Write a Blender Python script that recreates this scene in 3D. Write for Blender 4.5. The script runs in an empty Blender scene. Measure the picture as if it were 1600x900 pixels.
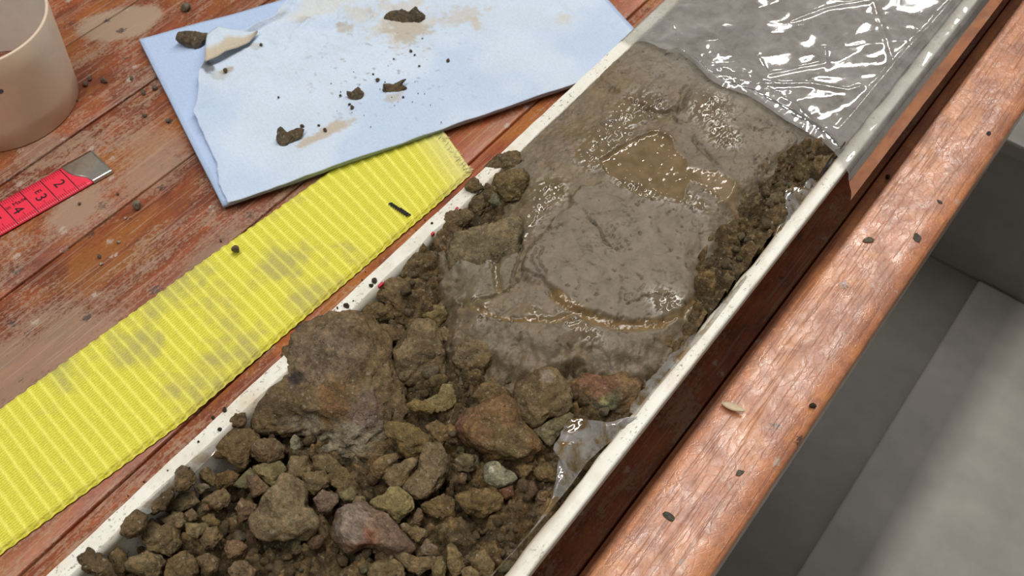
import bpy, bmesh, math, random
import numpy as np
from mathutils import Matrix, Vector

# all lengths below are in centimetres, table top at z = 0; V() turns them into metres
CM = 0.01
ZT = 75.0                      # height of the table top above the floor
scene = bpy.context.scene
COL = scene.collection

# ------------------------------------------------------------------ camera
F, CAMH = 1700.0, 37.35
_c = np.array([800.0, 450.0])
_d = np.array([2835 - 800, -(-1671 - 450), -F]); _d /= np.linalg.norm(_d)
_roll = math.radians(-4)
_up = np.cross(np.array([math.cos(_roll), math.sin(_roll), 0]), _d); _up /= np.linalg.norm(_up)
if _up[1] < 0: _up = -_up
RC = np.stack([np.cross(_d, _up), _d, _up], 1)          # world -> camera
CAMP = np.array([0, 0, CAMH])
cam = bpy.data.cameras.new('camera'); cam_o = bpy.data.objects.new('camera', cam); COL.objects.link(cam_o)
cam.sensor_width = 36.0; cam.lens = F / 1600 * 36; cam.clip_start = 0.01; cam.clip_end = 50
M = Matrix(RC.T.tolist()).to_4x4(); M.translation = Vector((0, 0, (CAMH + ZT) * CM)); cam_o.matrix_world = M
cam.dof.use_dof = True; cam.dof.focus_distance = 0.405; cam.dof.aperture_fstop = 30
scene.camera = cam_o

# ------------------------------------------------------------------ light
scene.view_settings.view_transform = 'Standard'; scene.view_settings.look = 'None'
scene.view_settings.gamma = 1; scene.view_settings.exposure = 0.0
scene.view_settings.use_curve_mapping = False
w = bpy.data.worlds.new('room_light'); scene.world = w; w.use_nodes = True
w.node_tree.nodes['Background'].inputs['Color'].default_value = (1.0, 0.97, 0.93, 1)
w.node_tree.nodes['Background'].inputs['Strength'].default_value = 0.15
def tube(x, y, z, wx, ly, power, col=(1.0, 0.965, 0.91)):
    l = bpy.data.lights.new('ceiling_tube', 'AREA'); l.shape = 'RECTANGLE'; l.size = wx * CM; l.size_y = ly * CM
    l.energy = power; l.color = col
    o = bpy.data.objects.new('ceiling_tube', l); COL.objects.link(o); o.location = (x * CM, y * CM, (z + ZT) * CM)
    return o
tube(-26, 70, 175, 9, 400, 48)        # the long tube above the bench
tube(-98, 330, 175, 6, 80, 6.5)       # the next row of the same ceiling lights

# ------------------------------------------------------------------ helpers
def V(a):
    a = np.asarray(a, float) * CM
    return a
def ray(px, py):
    return RC.T @ np.array([px - 800.0, -(py - 450.0), -F])
def P(px, py, z=0.0):
    r = ray(px, py); t = (z - CAMH) / r[2]
    return CAMP + r * t
def P2(pts, z=0.0): return np.array([P(x, y, z)[:2] for x, y in pts])
def P3(pts, z=0.0): return np.array([P(x, y, z) for x, y in pts])

_rs = np.random.RandomState(7)
_perm = np.concatenate([_rs.permutation(256)] * 3)
_g = _rs.normal(size=(256, 3)); _g /= np.linalg.norm(_g, axis=1)[:, None]
def perlin(p, seed=0):
    p = np.asarray(p, float) + seed * 17.137
    i = np.floor(p).astype(int); f = p - i; u = f * f * f * (f * (f * 6 - 15) + 10); i &= 255
    r = 0
    for a in (0, 1):
        for b in (0, 1):
            for c in (0, 1):
                h = _perm[_perm[_perm[(i[:, 0] + a) & 255] + ((i[:, 1] + b) & 255)] + ((i[:, 2] + c) & 255)]
                g = _g[h]
                dd = g[:, 0] * (f[:, 0] - a) + g[:, 1] * (f[:, 1] - b) + g[:, 2] * (f[:, 2] - c)
                wt = (u[:, 0] if a else 1 - u[:, 0]) * (u[:, 1] if b else 1 - u[:, 1]) * (u[:, 2] if c else 1 - u[:, 2])
                r = r + wt * dd
    return r * 1.5
def fbm(p, octs=4, seed=0, gain=0.5):
    p = np.asarray(p, float); a = 1.0; s = 0
    for k in range(octs):
        s = s + a * perlin(p, seed + k * 3); p = p * 2.03; a *= gain
    return s
def n2(xy, f, octs=4, seed=0, gain=0.5):
    xy = np.asarray(xy); return fbm(np.c_[xy[:, 0] * f, xy[:, 1] * f, np.full(len(xy), 0.37 + seed)], octs, seed, gain)
def ridge(xy, f, octs=3, seed=0):
    xy = np.asarray(xy); s = 0; a = 1.0; p = np.c_[xy[:, 0] * f, xy[:, 1] * f, np.full(len(xy), 0.37 + seed)]
    for k in range(octs):
        s = s + a * (1 - 2.2 * np.abs(perlin(p, seed + k * 5))); p = p * 2.1; a *= 0.5
    return s
def _h2(ix, iy, seed):
    n = (ix.astype(np.int64) * 374761393 + iy.astype(np.int64) * 668265263 + seed * 974711) & 0x7fffffff
    n = ((n ^ (n >> 13)) * 1274126177) & 0x7fffffff
    n2_ = ((n ^ (n >> 16)) * 69069 + 12345) & 0x7fffffff
    return (n & 0xffff) / 65535.0, ((n2_ >> 8) & 0xffff) / 65535.0
def worley(xy, size, seed=0):
    q = xy / size; i = np.floor(q).astype(int); best = np.full(len(q), 9.0); sec = np.full(len(q), 9.0); idr = np.zeros(len(q))
    for a in (-1, 0, 1):
        for b in (-1, 0, 1):
            cx, cy = i[:, 0] + a, i[:, 1] + b; rx, ry = _h2(cx, cy, seed); rr, _ = _h2(cx, cy, seed + 91)
            d = np.hypot(cx + rx - q[:, 0], cy + ry - q[:, 1]) / (0.75 + 0.5 * rr)
            m = d < best; sec = np.where(m, best, np.minimum(sec, d)); idr = np.where(m, _h2(cx, cy, seed + 5)[0], idr); best = np.where(m, d, best)
    return best, sec, idr
def smooth(e0, e1, x):
    t = np.clip((x - e0) / (e1 - e0), 0, 1); return t * t * (3 - 2 * t)
def dline(xy, pl):
    pl = np.asarray(pl, float); best = np.full(len(xy), 1e9)
    for a, b in zip(pl[:-1], pl[1:]):
        ab = b - a; t = np.clip(((xy - a) @ ab) / max(ab @ ab, 1e-9), 0, 1)
        best = np.minimum(best, np.hypot(*(xy - a - t[:, None] * ab).T))
    return best
def sdpoly(xy, pl):                                       # positive inside
    pl = np.asarray(pl, float); d = dline(xy, np.vstack([pl, pl[:1]])); ins = np.zeros(len(xy), bool)
    for a, b in zip(pl, np.roll(pl, -1, 0)):
        c = ((a[1] > xy[:, 1]) != (b[1] > xy[:, 1])) & (xy[:, 0] < (b[0] - a[0]) * (xy[:, 1] - a[1]) / (b[1] - a[1] + 1e-12) + a[0])
        ins ^= c
    return np.where(ins, d, -d)

def mesh_np(name, verts, faces, smooth_shade=True, attrs=None):
    me = bpy.data.meshes.new(name); verts = np.asarray(verts, np.float32); faces = np.asarray(faces, np.int32)
    n, k = faces.shape
    me.vertices.add(len(verts)); me.vertices.foreach_set('co', (verts).ravel())
    me.loops.add(n * k); me.loops.foreach_set('vertex_index', faces.ravel())
    me.polygons.add(n); me.polygons.foreach_set('loop_start', np.arange(0, n * k, k, dtype=np.int32))
    try: me.polygons.foreach_set('loop_total', np.full(n, k, np.int32))
    except Exception: pass
    me.update(calc_edges=True)
    me.polygons.foreach_set('use_smooth', np.full(n, smooth_shade, bool))
    for an, val in (attrs or {}).items():
        val = np.asarray(val, np.float32)
        if val.ndim == 2:
            at = me.attributes.new(an, 'FLOAT_COLOR', 'POINT')
            at.data.foreach_set('color', np.c_[val, np.ones(len(val), np.float32)].astype(np.float32).ravel())
        else:
            at = me.attributes.new(an, 'FLOAT', 'POINT'); at.data.foreach_set('value', val)
    return me
def grid_faces(nu, nv, flip=False):                       # nu rows, nv columns
    i = np.arange((nu - 1) * (nv - 1)); r, c = i // (nv - 1), i % (nv - 1); a = r * nv + c
    f = np.stack([a, a + 1, a + nv + 1, a + nv], 1)
    return f[:, ::-1] if flip else f
def link(name, me, mat, parent=None, loc=(0, 0, 0), label=None, cat=None, group=None, kind=None, color=None):
    o = bpy.data.objects.new(name, me); COL.objects.link(o)
    if me is not None and mat is not None and not me.materials: me.materials.append(mat)
    if parent: o.parent = parent
    o.location = loc
    if label: o['label'] = label
    if cat: o['category'] = cat
    if group: o['group'] = group
    if kind: o['kind'] = kind
    if color is not None: o.color = (*color, 1)
    return o
def put(name, verts, faces, mat, origin=None, parent=None, sm=True, attrs=None, **kw):
    """verts in cm, table frame; origin in cm, table frame"""
    verts = np.asarray(verts, float)
    if parent is not None:
        po = np.array(parent['_o']); base = po
        org = po if origin is None else np.asarray(origin, float)
    else:
        base = np.array([0, 0, -ZT]); org = verts.mean(0) if origin is None else np.asarray(origin, float)
    me = mesh_np(name, (verts - org) * CM, faces, sm, attrs)
    o = link(name, me, mat, parent, tuple((org - base) * CM), **kw)
    o['_o'] = [float(x) for x in org]
    return o
def empty(name, org, label, cat, group=None):
    o = bpy.data.objects.new(name, None); COL.objects.link(o); o.empty_display_size = 0.02
    o.location = (org[0] * CM, org[1] * CM, (org[2] + ZT) * CM); o['label'] = label; o['category'] = cat
    if group: o['group'] = group
    o['_o'] = [float(x) for x in org]
    return o
def box_vf(x0, x1, y0, y1, z0, z1, bev=0.0):
    bm = bmesh.new(); bmesh.ops.create_cube(bm, size=1)
    for v in bm.verts: v.co = Vector(((x0 + x1) / 2 + v.co.x * (x1 - x0), (y0 + y1) / 2 + v.co.y * (y1 - y0), (z0 + z1) / 2 + v.co.z * (z1 - z0)))
    if bev: bmesh.ops.bevel(bm, geom=bm.edges[:], offset=bev, segments=2, profile=0.6, affect='EDGES')
    bmesh.ops.triangulate(bm, faces=bm.faces[:])
    bm.verts.index_update(); v = np.array([x.co[:] for x in bm.verts]); f = np.array([[x.index for x in q.verts] for q in bm.faces]); bm.free()
    return v, f
def join_vf(parts):
    vs, fs, n = [], [], 0
    for v, f in parts: vs.append(v); fs.append(np.asarray(f) + n); n += len(v)
    return np.vstack(vs), np.vstack(fs)
def sheet(top, bot, nu, nv):
    """closed slab from two grids (nu x nv)"""
    f = grid_faces(nu, nv); n = nu * nv
    ring = np.r_[np.arange(nv), np.arange(1, nu) * nv + nv - 1, (nu - 1) * nv + np.arange(nv - 2, -1, -1), np.arange(nu - 2, 0, -1) * nv]
    nx = np.roll(ring, -1); side = np.stack([ring + n, nx + n, nx, ring], 1)
    return np.vstack([top, bot]), np.vstack([f, f[:, ::-1] + n, side])
def resample(pl, n):
    pl = np.asarray(pl, float); s = np.r_[0, np.cumsum(np.linalg.norm(np.diff(pl, axis=0), axis=1))]; t = np.linspace(0, s[-1], n)
    return np.stack([np.interp(t, s, pl[:, k]) for k in range(pl.shape[1])], 1)
_ico = {}
def ico(sub):
    if sub not in _ico:
        bm = bmesh.new(); bmesh.ops.create_icosphere(bm, subdivisions=sub, radius=1); bm.verts.index_update()
        _ico[sub] = (np.array([v.co[:] for v in bm.verts]), np.array([[v.index for v in f.verts] for f in bm.faces])); bm.free()
    return _ico[sub]

# ------------------------------------------------------------------ materials
def new_mat(name):
    m = bpy.data.materials.new(name); m.use_nodes = True; nt = m.node_tree
    b = nt.nodes['Principled BSDF']
    return m, nt, b
class N:
    def __init__(s, nt): s.nt = nt
    def n(s, t, **kw):
        x = s.nt.nodes.new(t)
        for k, v in kw.items():
            if k.startswith('i_'):
                key = k[2:].replace('_', ' ')
                x.inputs[key].default_value = v
            else: setattr(x, k, v)
        return x
    def l(s, a, b): s.nt.links.new(a, b)
    def coord(s, scale=(1, 1, 1), rot=(0, 0, 0), loc=(0, 0, 0), kind='Object'):
        t = s.n('ShaderNodeTexCoord'); m = s.n('ShaderNodeMapping'); s.l(t.outputs[kind], m.inputs['Vector'])
        m.inputs['Scale'].default_value = scale; m.inputs['Rotation'].default_value = rot; m.inputs['Location'].default_value = loc
        return m.outputs['Vector']
    def noise(s, vec, scale, detail=4, rough=0.55, dist=0.0, out='Fac'):
        x = s.n('ShaderNodeTexNoise'); s.l(vec, x.inputs['Vector']); x.inputs['Scale'].default_value = scale
        x.inputs['Detail'].default_value = detail; x.inputs['Roughness'].default_value = rough; x.inputs['Distortion'].default_value = dist
        return x.outputs[out]
    def ramp(s, fac, stops, interp='LINEAR'):
        x = s.n('ShaderNodeValToRGB'); s.l(fac, x.inputs['Fac']); e = x.color_ramp.elements; x.color_ramp.interpolation = interp
        while len(e) < len(stops): e.new(0.5)
        for el, (p, c) in zip(e, stops):
            el.position = p; el.color = (*c, 1) if isinstance(c, tuple) else (c, c, c, 1)
        return x.outputs['Color']
    def mix(s, fac, a, b, mode='MIX'):
        x = s.n('ShaderNodeMix', data_type='RGBA', blend_type=mode)
        for sock, v in ((0, fac), (6, a), (7, b)):
            if hasattr(v, 'node'): s.l(v, x.inputs[sock])
            elif isinstance(v, tuple): x.inputs[sock].default_value = (*v, 1)
            else: x.inputs[sock].default_value = v
        return x.outputs[2]
    def math(s, op, a, b=0.0, clamp=False):
        x = s.n('ShaderNodeMath', operation=op, use_clamp=clamp)
        for k, v in ((0, a), (1, b)):
            if hasattr(v, 'node'): s.l(v, x.inputs[k])
            else: x.inputs[k].default_value = v
        return x.outputs[0]
    def attr(s, name, out='Color'):
        return s.n('ShaderNodeAttribute', attribute_name=name).outputs[out]
    def bump(s, h, strength=0.3, dist=0.001):
        x = s.n('ShaderNodeBump'); s.l(h, x.inputs['Height']); x.inputs['Strength'].default_value = strength; x.inputs['Distance'].default_value = dist
        return x.outputs['Normal']

def wood(name, dust, coat, tone):
    m, nt, b = new_mat(name); q = N(nt); oi = q.n('ShaderNodeObjectInfo')
    g = q.coord((300, 20, 300)); st = q.coord((70, 22, 70)); big = q.coord((34, 15, 34) if coat < .3 else (48, 40, 48))
    grain = q.noise(g, 1.0, 8, 0.68, 0.8); fine = q.noise(q.coord((900, 520, 900)), 1.0, 4, 0.75)
    lo_, hi_ = (0.80, 1.14) if coat > .3 else (0.55, 1.35)
    base = q.ramp(grain, [(0.30, tuple(c * lo_ for c in tone)), (0.5, tone), (0.72, tuple(min(1, c * hi_) for c in tone))])
    blot = q.noise(big, 1.0, 7, 0.66, 0.5)
    base = q.mix(q.ramp(blot, [(0.44, 0.0), (0.56, 0.8 if coat < .3 else 0.45)]), base, (tone[0] * 0.46, tone[1] * 0.40, tone[2] * 0.55))
    orange = q.ramp(q.noise(q.coord((45, 18, 45) if coat < .3 else (50, 45, 50), loc=(3, 1, 0)), 1.0, 7, 0.66, 0.3), [(0.50, 0.0), (0.62, 0.8)])
    base = q.mix(orange, base, (tone[0] * 1.15, tone[1] * (1.55 if coat < .3 else 1.18), tone[2] * 0.95))
    tint = q.ramp(oi.outputs['Random'], [(0.0, (0.82, 0.80, 0.80)), (1.0, (1.12, 1.1, 1.08))])
    base = q.mix(1.0, base, tint, 'MULTIPLY')
    base = q.mix(1.0, base, q.ramp(fine, [(0.3, 0.78), (0.7, 1.2)]), 'MULTIPLY')
    # rubbed grey dust lying in streaks along the grain
    dn = q.noise(q.coord((40, 19, 40), loc=(0, 7, 0)), 1.0, 12, 0.76, 0.5)
    dm = q.math('ADD', dn, q.math('MULTIPLY', q.math('SUBTRACT', fine, 0.5), 0.55))
    dm = q.math('ADD', dm, q.math('MULTIPLY', q.math('SUBTRACT', q.noise(q.coord((520, 60, 520), rot=(0, 0, 0.06)), 1.0, 4, 0.7), 0.5), 0.35))
    dustm = q.ramp(dm, [(0.52, 0.0), (0.60, dust), (0.8, min(1, dust * 1.3))])
    # patches of dried sediment on the table top (table coordinates, metres)
    spots = dust_spots if dust > 0.2 else []
    for (cx, cy, rx, ry, rot, amt) in spots:
        mp = q.n('ShaderNodeMapping', vector_type='TEXTURE'); tc = q.n('ShaderNodeTexCoord'); q.l(tc.outputs['Object'], mp.inputs['Vector'])
        mp.inputs['Location'].default_value = (cx * CM, cy * CM, 0); mp.inputs['Rotation'].default_value = (0, 0, rot); mp.inputs['Scale'].default_value = (rx * CM, ry * CM, 1)
        flat = q.n('ShaderNodeVectorMath', operation='MULTIPLY'); q.l(mp.outputs['Vector'], flat.inputs[0]); flat.inputs[1].default_value = (1, 1, 0)
        ln = q.n('ShaderNodeVectorMath', operation='LENGTH'); q.l(flat.outputs['Vector'], ln.inputs[0])
        e = q.math('ADD', ln.outputs['Value'], q.math('MULTIPLY', q.math('SUBTRACT', dm, 0.5), -3.2 if amt < 0.8 else -0.9))
        sm = q.ramp(e, [(0.72 if amt > 0.8 else 0.45, amt), (0.95, 0.0)])
        dustm = q.math('MAXIMUM', dustm, sm)
    base = q.mix(dustm, base, (0.36, 0.255, 0.175) if dust > 0.2 else (0.30, 0.20, 0.15))
    # pale chips and dark nicks
    vor = q.n('ShaderNodeTexVoronoi', feature='F1'); q.l(q.coord((130, 85, 130), rot=(0, 0, 0.5)), vor.inputs['Vector']); vor.inputs['Scale'].default_value = 1.0
    cn = q.math('ADD', vor.outputs['Distance'], q.math('MULTIPLY', fine, 0.9))
    chip = q.math('MULTIPLY', q.ramp(cn, [(0.56, 1.0), (0.62, 0.0)]), q.ramp(vor.outputs['Color'], [(0.58, 0.0), (0.62, 1.0)]))
    base = q.mix(q.math('MULTIPLY', chip, 0.8), base, (0.46, 0.37, 0.31))
    vor2 = q.n('ShaderNodeTexVoronoi', feature='F1'); q.l(q.coord((75, 60, 75), loc=(.3, .2, 0)), vor2.inputs['Vector']); vor2.inputs['Scale'].default_value = 1.0
    nick = q.math('MULTIPLY', q.ramp(q.math('ADD', vor2.outputs['Distance'], q.math('MULTIPLY', fine, 0.8)), [(0.50, 1.0), (0.56, 0.0)]), q.ramp(vor2.outputs['Color'], [(0.56, 0.0), (0.60, 1.0)]))
    base = q.mix(q.math('MULTIPLY', nick, 0.85), base, (0.055, 0.042, 0.038))
    # crossing scratches: thin bands of stretched noise in several directions
    scr = None
    for rot, off in ((0.35, 0), (-0.5, 3), (1.2, 5), (2.0, 8), (0.05, 2), (0.8, 11)):
        s_ = q.noise(q.coord((620, 14, 620), rot=(0, 0, rot), loc=(off, off * 2, 0)), 1.0, 3, 0.5, 0.15)
        r_ = q.ramp(s_, [(0.645, 0.0), (0.672, 1.0)])
        scr = r_ if scr is None else q.math('MAXIMUM', scr, r_)
    base = q.mix(q.math('MULTIPLY', scr, 0.35), base, (0.44, 0.29, 0.21) if dust > 0.2 else (0.10, 0.035, 0.018))
    nt.links.new(base, b.inputs['Base Color'])
    rough = q.math('ADD', q.math('MULTIPLY', dustm, 0.3), q.ramp(blot, [(0.3, 0.30 if coat > .3 else 0.36), (0.7, 0.42 if coat > .3 else 0.55)]))
    nt.links.new(rough, b.inputs['Roughness'])
    patch = q.noise(q.coord((110, 70, 110), loc=(1, 4, 0)), 1.0, 6, 0.7, 0.8)
    nt.links.new(q.ramp(patch, [(0.42, coat * 0.35), (0.60, coat)]), b.inputs['Coat Weight'])
    nt.links.new(q.ramp(patch, [(0.45, 0.30), (0.62, 0.12)]), b.inputs['Coat Roughness'])
    b.inputs['Specular IOR Level'].default_value = 0.45
    craz = q.n('ShaderNodeTexVoronoi', feature='DISTANCE_TO_EDGE'); wv = q.coord((260, 190, 260)); wn = q.noise(q.coord((200, 200, 200)), 1.0, 3, 0.5, 0.0, 'Color')
    wa = q.n('ShaderNodeVectorMath', operation='ADD'); q.l(wv, wa.inputs[0]); q.l(wn, wa.inputs[1]); q.l(wa.outputs[0], craz.inputs['Vector']); craz.inputs['Scale'].default_value = 1.0
    h = q.math('ADD', q.math('MULTIPLY', grain, 0.07 if coat > .3 else 0.2), q.math('MULTIPLY', scr, -0.5))
    h = q.math('ADD', h, q.math('MULTIPLY', q.noise(q.coord((260, 220, 260)), 1.0, 6, 0.7, 0.6), 0.9 if coat > .3 else 0.5))
    h = q.math('ADD', h, q.math('MULTIPLY', q.ramp(craz.outputs['Distance'], [(0.0, 0.0), (0.09, 1.0)]), 0.22 if coat > .3 else 0.0))
    nrm = q.bump(h, 0.30 if coat > .3 else 0.28, 0.0005); nt.links.new(nrm, b.inputs['Normal']); nt.links.new(nrm, b.inputs['Coat Normal'])
    return m
_p = P(188, 36)
dust_spots = [(_p[0], _p[1], 1.5, 2.6, -0.5, 0.95)]
for (px, py, rx, ry, rot, amt) in ((120, 325, 2.2, 2.8, 0.1, 0.75), (235, 270, 1.8, 3.0, 0.0, 0.6), (250, 235, 2.4, 2.0, 0.0, 0.45), (60, 560, 2.5, 5.0, -0.1, 0.6), (330, 395, 1.2, 2.5, 0, 0.5), (60, 225, 1.5, 1.5, 0, 0.4)):
    _p = P(px, py); dust_spots.append((_p[0], _p[1], rx, ry, rot, amt))
M_WOOD = wood('worn_varnished_wood', 0.6, 0.25, (0.315, 0.086, 0.031))
M_RAIL = wood('glossy_varnished_wood', 0.18, 0.85, (0.49, 0.198, 0.092))

def simple(name, col, rough=0.5, var=0.1, scale=200, bump=0.0, bscale=400, metal=0.0, spec=0.5):
    m, nt, b = new_mat(name); q = N(nt); v = q.coord((1, 1, 1)); n = q.noise(v, scale, 5, 0.6)
    c = q.ramp(n, [(0.3, tuple(x * (1 - var) for x in col)), (0.7, tuple(min(1, x * (1 + var)) for x in col))])
    nt.links.new(c, b.inputs['Base Color']); b.inputs['Roughness'].default_value = rough; b.inputs['Metallic'].default_value = metal
    b.inputs['Specular IOR Level'].default_value = spec
    if bump: nt.links.new(q.bump(q.noise(v, bscale, 4, 0.6), bump, 0.0005), b.inputs['Normal'])
    return m
def liner_mat():
    m, nt, b = new_mat('dirty_white_plastic'); q = N(nt); v = q.coord((1, 1, 1)); sp = q.coord((1, 0.6, 1))
    c = q.ramp(q.noise(v, 60, 6, 0.65), [(0.35, (0.70, 0.66, 0.55)), (0.55, (0.82, 0.80, 0.73))])
    dirt = q.ramp(q.noise(sp, 900, 4, 0.7), [(0.57, 0.0), (0.63, 0.85)])
    dirt = q.math('MULTIPLY', dirt, q.ramp(q.noise(v, 75, 3, 0.6), [(0.40, 0.0), (0.62, 1.0)]))
    c = q.mix(dirt, c, (0.10, 0.08, 0.055))
    tan = q.ramp(q.noise(q.coord((1, .5, 1), loc=(2, 3, 1)), 70, 5, 0.6), [(0.60, 0.0), (0.72, 0.45)])
    c = q.mix(tan, c, (0.55, 0.40, 0.22))
    c = q.mix(q.attr('wall', 'Fac'), c, (0.43, 0.37, 0.28))      # mud smeared down the inside
    nt.links.new(c, b.inputs['Base Color']); b.inputs['Roughness'].default_value = 0.42
    return m
def mud_mat():
    m, nt, b = new_mat('wet_grey_mud'); q = N(nt); v = q.coord((1, 1, 1)); c = q.attr('Col'); wet = q.attr('Wet', 'Fac')
    c = q.mix(1.0, c, q.ramp(q.noise(v, 170, 7, 0.62, 0.3), [(0.3, 0.74), (0.7, 1.24)]), 'MULTIPLY')
    speck = q.ramp(q.noise(v, 900, 3, 0.6), [(0.68, 0.0), (0.75, 0.5)]); c = q.mix(speck, c, (0.05, 0.038, 0.025))
    nt.links.new(c, b.inputs['Base Color'])
    nt.links.new(q.ramp(wet, [(0.0, 0.62), (0.4, 0.40), (0.85, 0.10), (1.0, 0.05)]), b.inputs['Roughness'])
    h = q.math('ADD', q.math('MULTIPLY', q.noise(v, 850, 4, 0.62), 0.9), q.noise(v, 300, 5, 0.6))
    bm_ = q.n('ShaderNodeBump'); nt.links.new(h, bm_.inputs['Height']); bm_.inputs['Distance'].default_value = 0.0007
    nt.links.new(q.math('ADD', q.math('SUBTRACT', 0.5, q.math('MULTIPLY', q.attr('Calm', 'Fac'), 0.42)), q.math('MULTIPLY', q.attr('Spk', 'Fac'), -0.25)), bm_.inputs['Strength']); nt.links.new(bm_.outputs['Normal'], b.inputs['Normal'])
    b.inputs['Specular IOR Level'].default_value = 0.5
    return m
def stone_mat(name, use_attr):
    m, nt, b = new_mat(name); q = N(nt); oi = q.n('ShaderNodeObjectInfo')
    tc = q.n('ShaderNodeTexCoord'); ad = q.n('ShaderNodeVectorMath', operation='ADD'); q.l(tc.outputs['Object'], ad.inputs[0])
    mu = q.n('ShaderNodeVectorMath', operation='SCALE'); cb = q.n('ShaderNodeCombineXYZ'); q.l(oi.outputs['Random'], cb.inputs[0]); q.l(oi.outputs['Random'], cb.inputs[1]); q.l(cb.outputs[0], mu.inputs[0]); mu.inputs['Scale'].default_value = 7.0
    q.l(mu.outputs[0], ad.inputs[1]); v = ad.outputs[0]
    base = q.attr('Col') if use_attr else oi.outputs['Color']
    c = q.mix(1.0, base, q.ramp(q.noise(v, 150, 8, 0.68, 0.4), [(0.30, (0.50, 0.46, 0.38)), (0.5, (0.95, 0.94, 0.90)), (0.70, (1.55, 1.50, 1.38))]), 'MULTIPLY')
    c = q.mix(1.0, c, q.ramp(q.noise(v, 620, 5, 0.7), [(0.32, (0.55, 0.52, 0.46)), (0.5, (1.0, 1.0, 1.0)), (0.68, (1.45, 1.42, 1.34))]), 'MULTIPLY')
    och = q.ramp(q.noise(v, 130, 4, 0.6), [(0.56, 0.0), (0.72, 0.5)]); c = q.mix(och, c, (0.20, 0.125, 0.045))
    red = q.ramp(q.noise(v, 210, 3, 0.6), [(0.64, 0.0), (0.74, 0.4)]); c = q.mix(red, c, (0.17, 0.08, 0.05))
    pale = q.ramp(q.noise(v, 800, 2, 0.5), [(0.64, 0.0), (0.70, 0.6)]); c = q.mix(pale, c, (0.34, 0.29, 0.21))
    drk = q.ramp(q.noise(v, 480, 4, 0.65), [(0.30, 0.75), (0.38, 0.0)]); c = q.mix(drk, c, (0.03, 0.022, 0.014))
    nt.links.new(c, b.inputs['Base Color'])
    nt.links.new(q.ramp(q.noise(v, 260, 4, 0.6), [(0.38, 0.38), (0.6, 0.85)]), b.inputs['Roughness'])
    h = q.math('ADD', q.noise(v, 420, 6, 0.7), q.math('MULTIPLY', q.noise(v, 1500, 3, 0.6), 0.4))
    nt.links.new(q.bump(h, 0.9, 0.0012), b.inputs['Normal']); b.inputs['Specular IOR Level'].default_value = 0.3
    return m
def film_mat(name, haze, stain, tint=(0.93, 0.93, 0.93)):
    m = bpy.data.materials.new(name); m.use_nodes = True; nt = m.node_tree; nt.nodes.clear(); q = N(nt)
    out = q.n('ShaderNodeOutputMaterial'); tr = q.n('ShaderNodeBsdfTransparent'); tr.inputs['Color'].default_value = (*tint, 1)
    gl = q.n('ShaderNodeBsdfGlossy'); gl.inputs['Roughness'].default_value = 0.07; gl.inputs['Color'].default_value = (1, 1, 1, 1)
    df = q.n('ShaderNodeBsdfDiffuse'); tl = q.n('ShaderNodeBsdfTranslucent'); v = q.coord((1, 1, 1))
    c = q.ramp(q.noise(v, 110, 5, 0.65, 0.5), [(0.46, (0.80, 0.79, 0.77)), (0.58, (0.40, 0.25, 0.085) if stain else (0.80, 0.79, 0.76))])
    nt.links.new(c, df.inputs['Color']); nt.links.new(c, tl.inputs['Color'])
    m0 = q.n('ShaderNodeMixShader'); m0.inputs[0].default_value = 0.4; q.l(df.outputs[0], m0.inputs[1]); q.l(tl.outputs[0], m0.inputs[2])
    hz = q.ramp(q.noise(v, 85, 6, 0.62, 0.3), [(0.35, haze * 0.5), (0.6, haze), (0.75, min(1, haze * (2.3 if stain else 1.6)))])
    m1 = q.n('ShaderNodeMixShader'); q.l(hz, m1.inputs[0]); q.l(tr.outputs[0], m1.inputs[1]); q.l(m0.outputs[0], m1.inputs[2])
    fr = q.n('ShaderNodeFresnel'); fr.inputs['IOR'].default_value = 1.5
    bp = q.bump(q.noise(v, 160, 3, 0.5, 0.6), 0.08, 0.0008); q.l(bp, gl.inputs['Normal']); q.l(bp, fr.inputs['Normal'])
    m2 = q.n('ShaderNodeMixShader'); q.l(q.math('MULTIPLY', fr.outputs[0], 1.9, True), m2.inputs[0]); q.l(m1.outputs[0], m2.inputs[1]); q.l(gl.outputs[0], m2.inputs[2])
    q.l(m2.outputs[0], out.inputs['Surface'])
    return m
def paper_mat():
    m, nt, b = new_mat('blue_paper'); q = N(nt); c = q.attr('Col'); v = q.coord((1, 1, 1))
    nt.links.new(q.mix(1.0, c, q.ramp(q.noise(v, 900, 4, 0.7), [(0.3, 0.93), (0.7, 1.06)]), 'MULTIPLY'), b.inputs['Base Color'])
    b.inputs['Roughness'].default_value = 0.85; b.inputs['Specular IOR Level'].default_value = 0.2
    vo = q.n('ShaderNodeTexVoronoi', feature='F1'); q.l(q.coord((520, 520, 520), rot=(0, 0, 0.43)), vo.inputs['Vector']); vo.inputs['Scale'].default_value = 1.0; vo.inputs['Randomness'].default_value = 0.25
    h = q.math('ADD', vo.outputs['Distance'], q.noise(v, 500, 4, 0.7))
    nt.links.new(q.bump(h, 0.35, 0.0006), b.inputs['Normal'])
    return m
def strap_mat():
    m, nt, b = new_mat('yellow_webbing'); q = N(nt); v = q.coord((1, 1, 1))
    c = q.mix(1.0, q.attr('Col'), q.ramp(q.noise(v, 1500, 2, 0.6), [(0.3, 0.84), (0.7, 1.1)]), 'MULTIPLY'); nt.links.new(c, b.inputs['Base Color'])
    b.inputs['Roughness'].default_value = 0.7; b.inputs['Specular IOR Level'].default_value = 0.25
    return m
M_LINER = liner_mat(); M_MUD = mud_mat(); M_STONE = stone_mat('earthy_stone', False); M_BED = stone_mat('loose_sediment', True)
M_FILM = film_mat('clear_film', 0.42, False); M_SCRAP = film_mat('dirty_film', 0.5, True); M_HEM = film_mat('doubled_film', 0.5, False)
M_PAPER = paper_mat(); M_STRAP = strap_mat()
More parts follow.
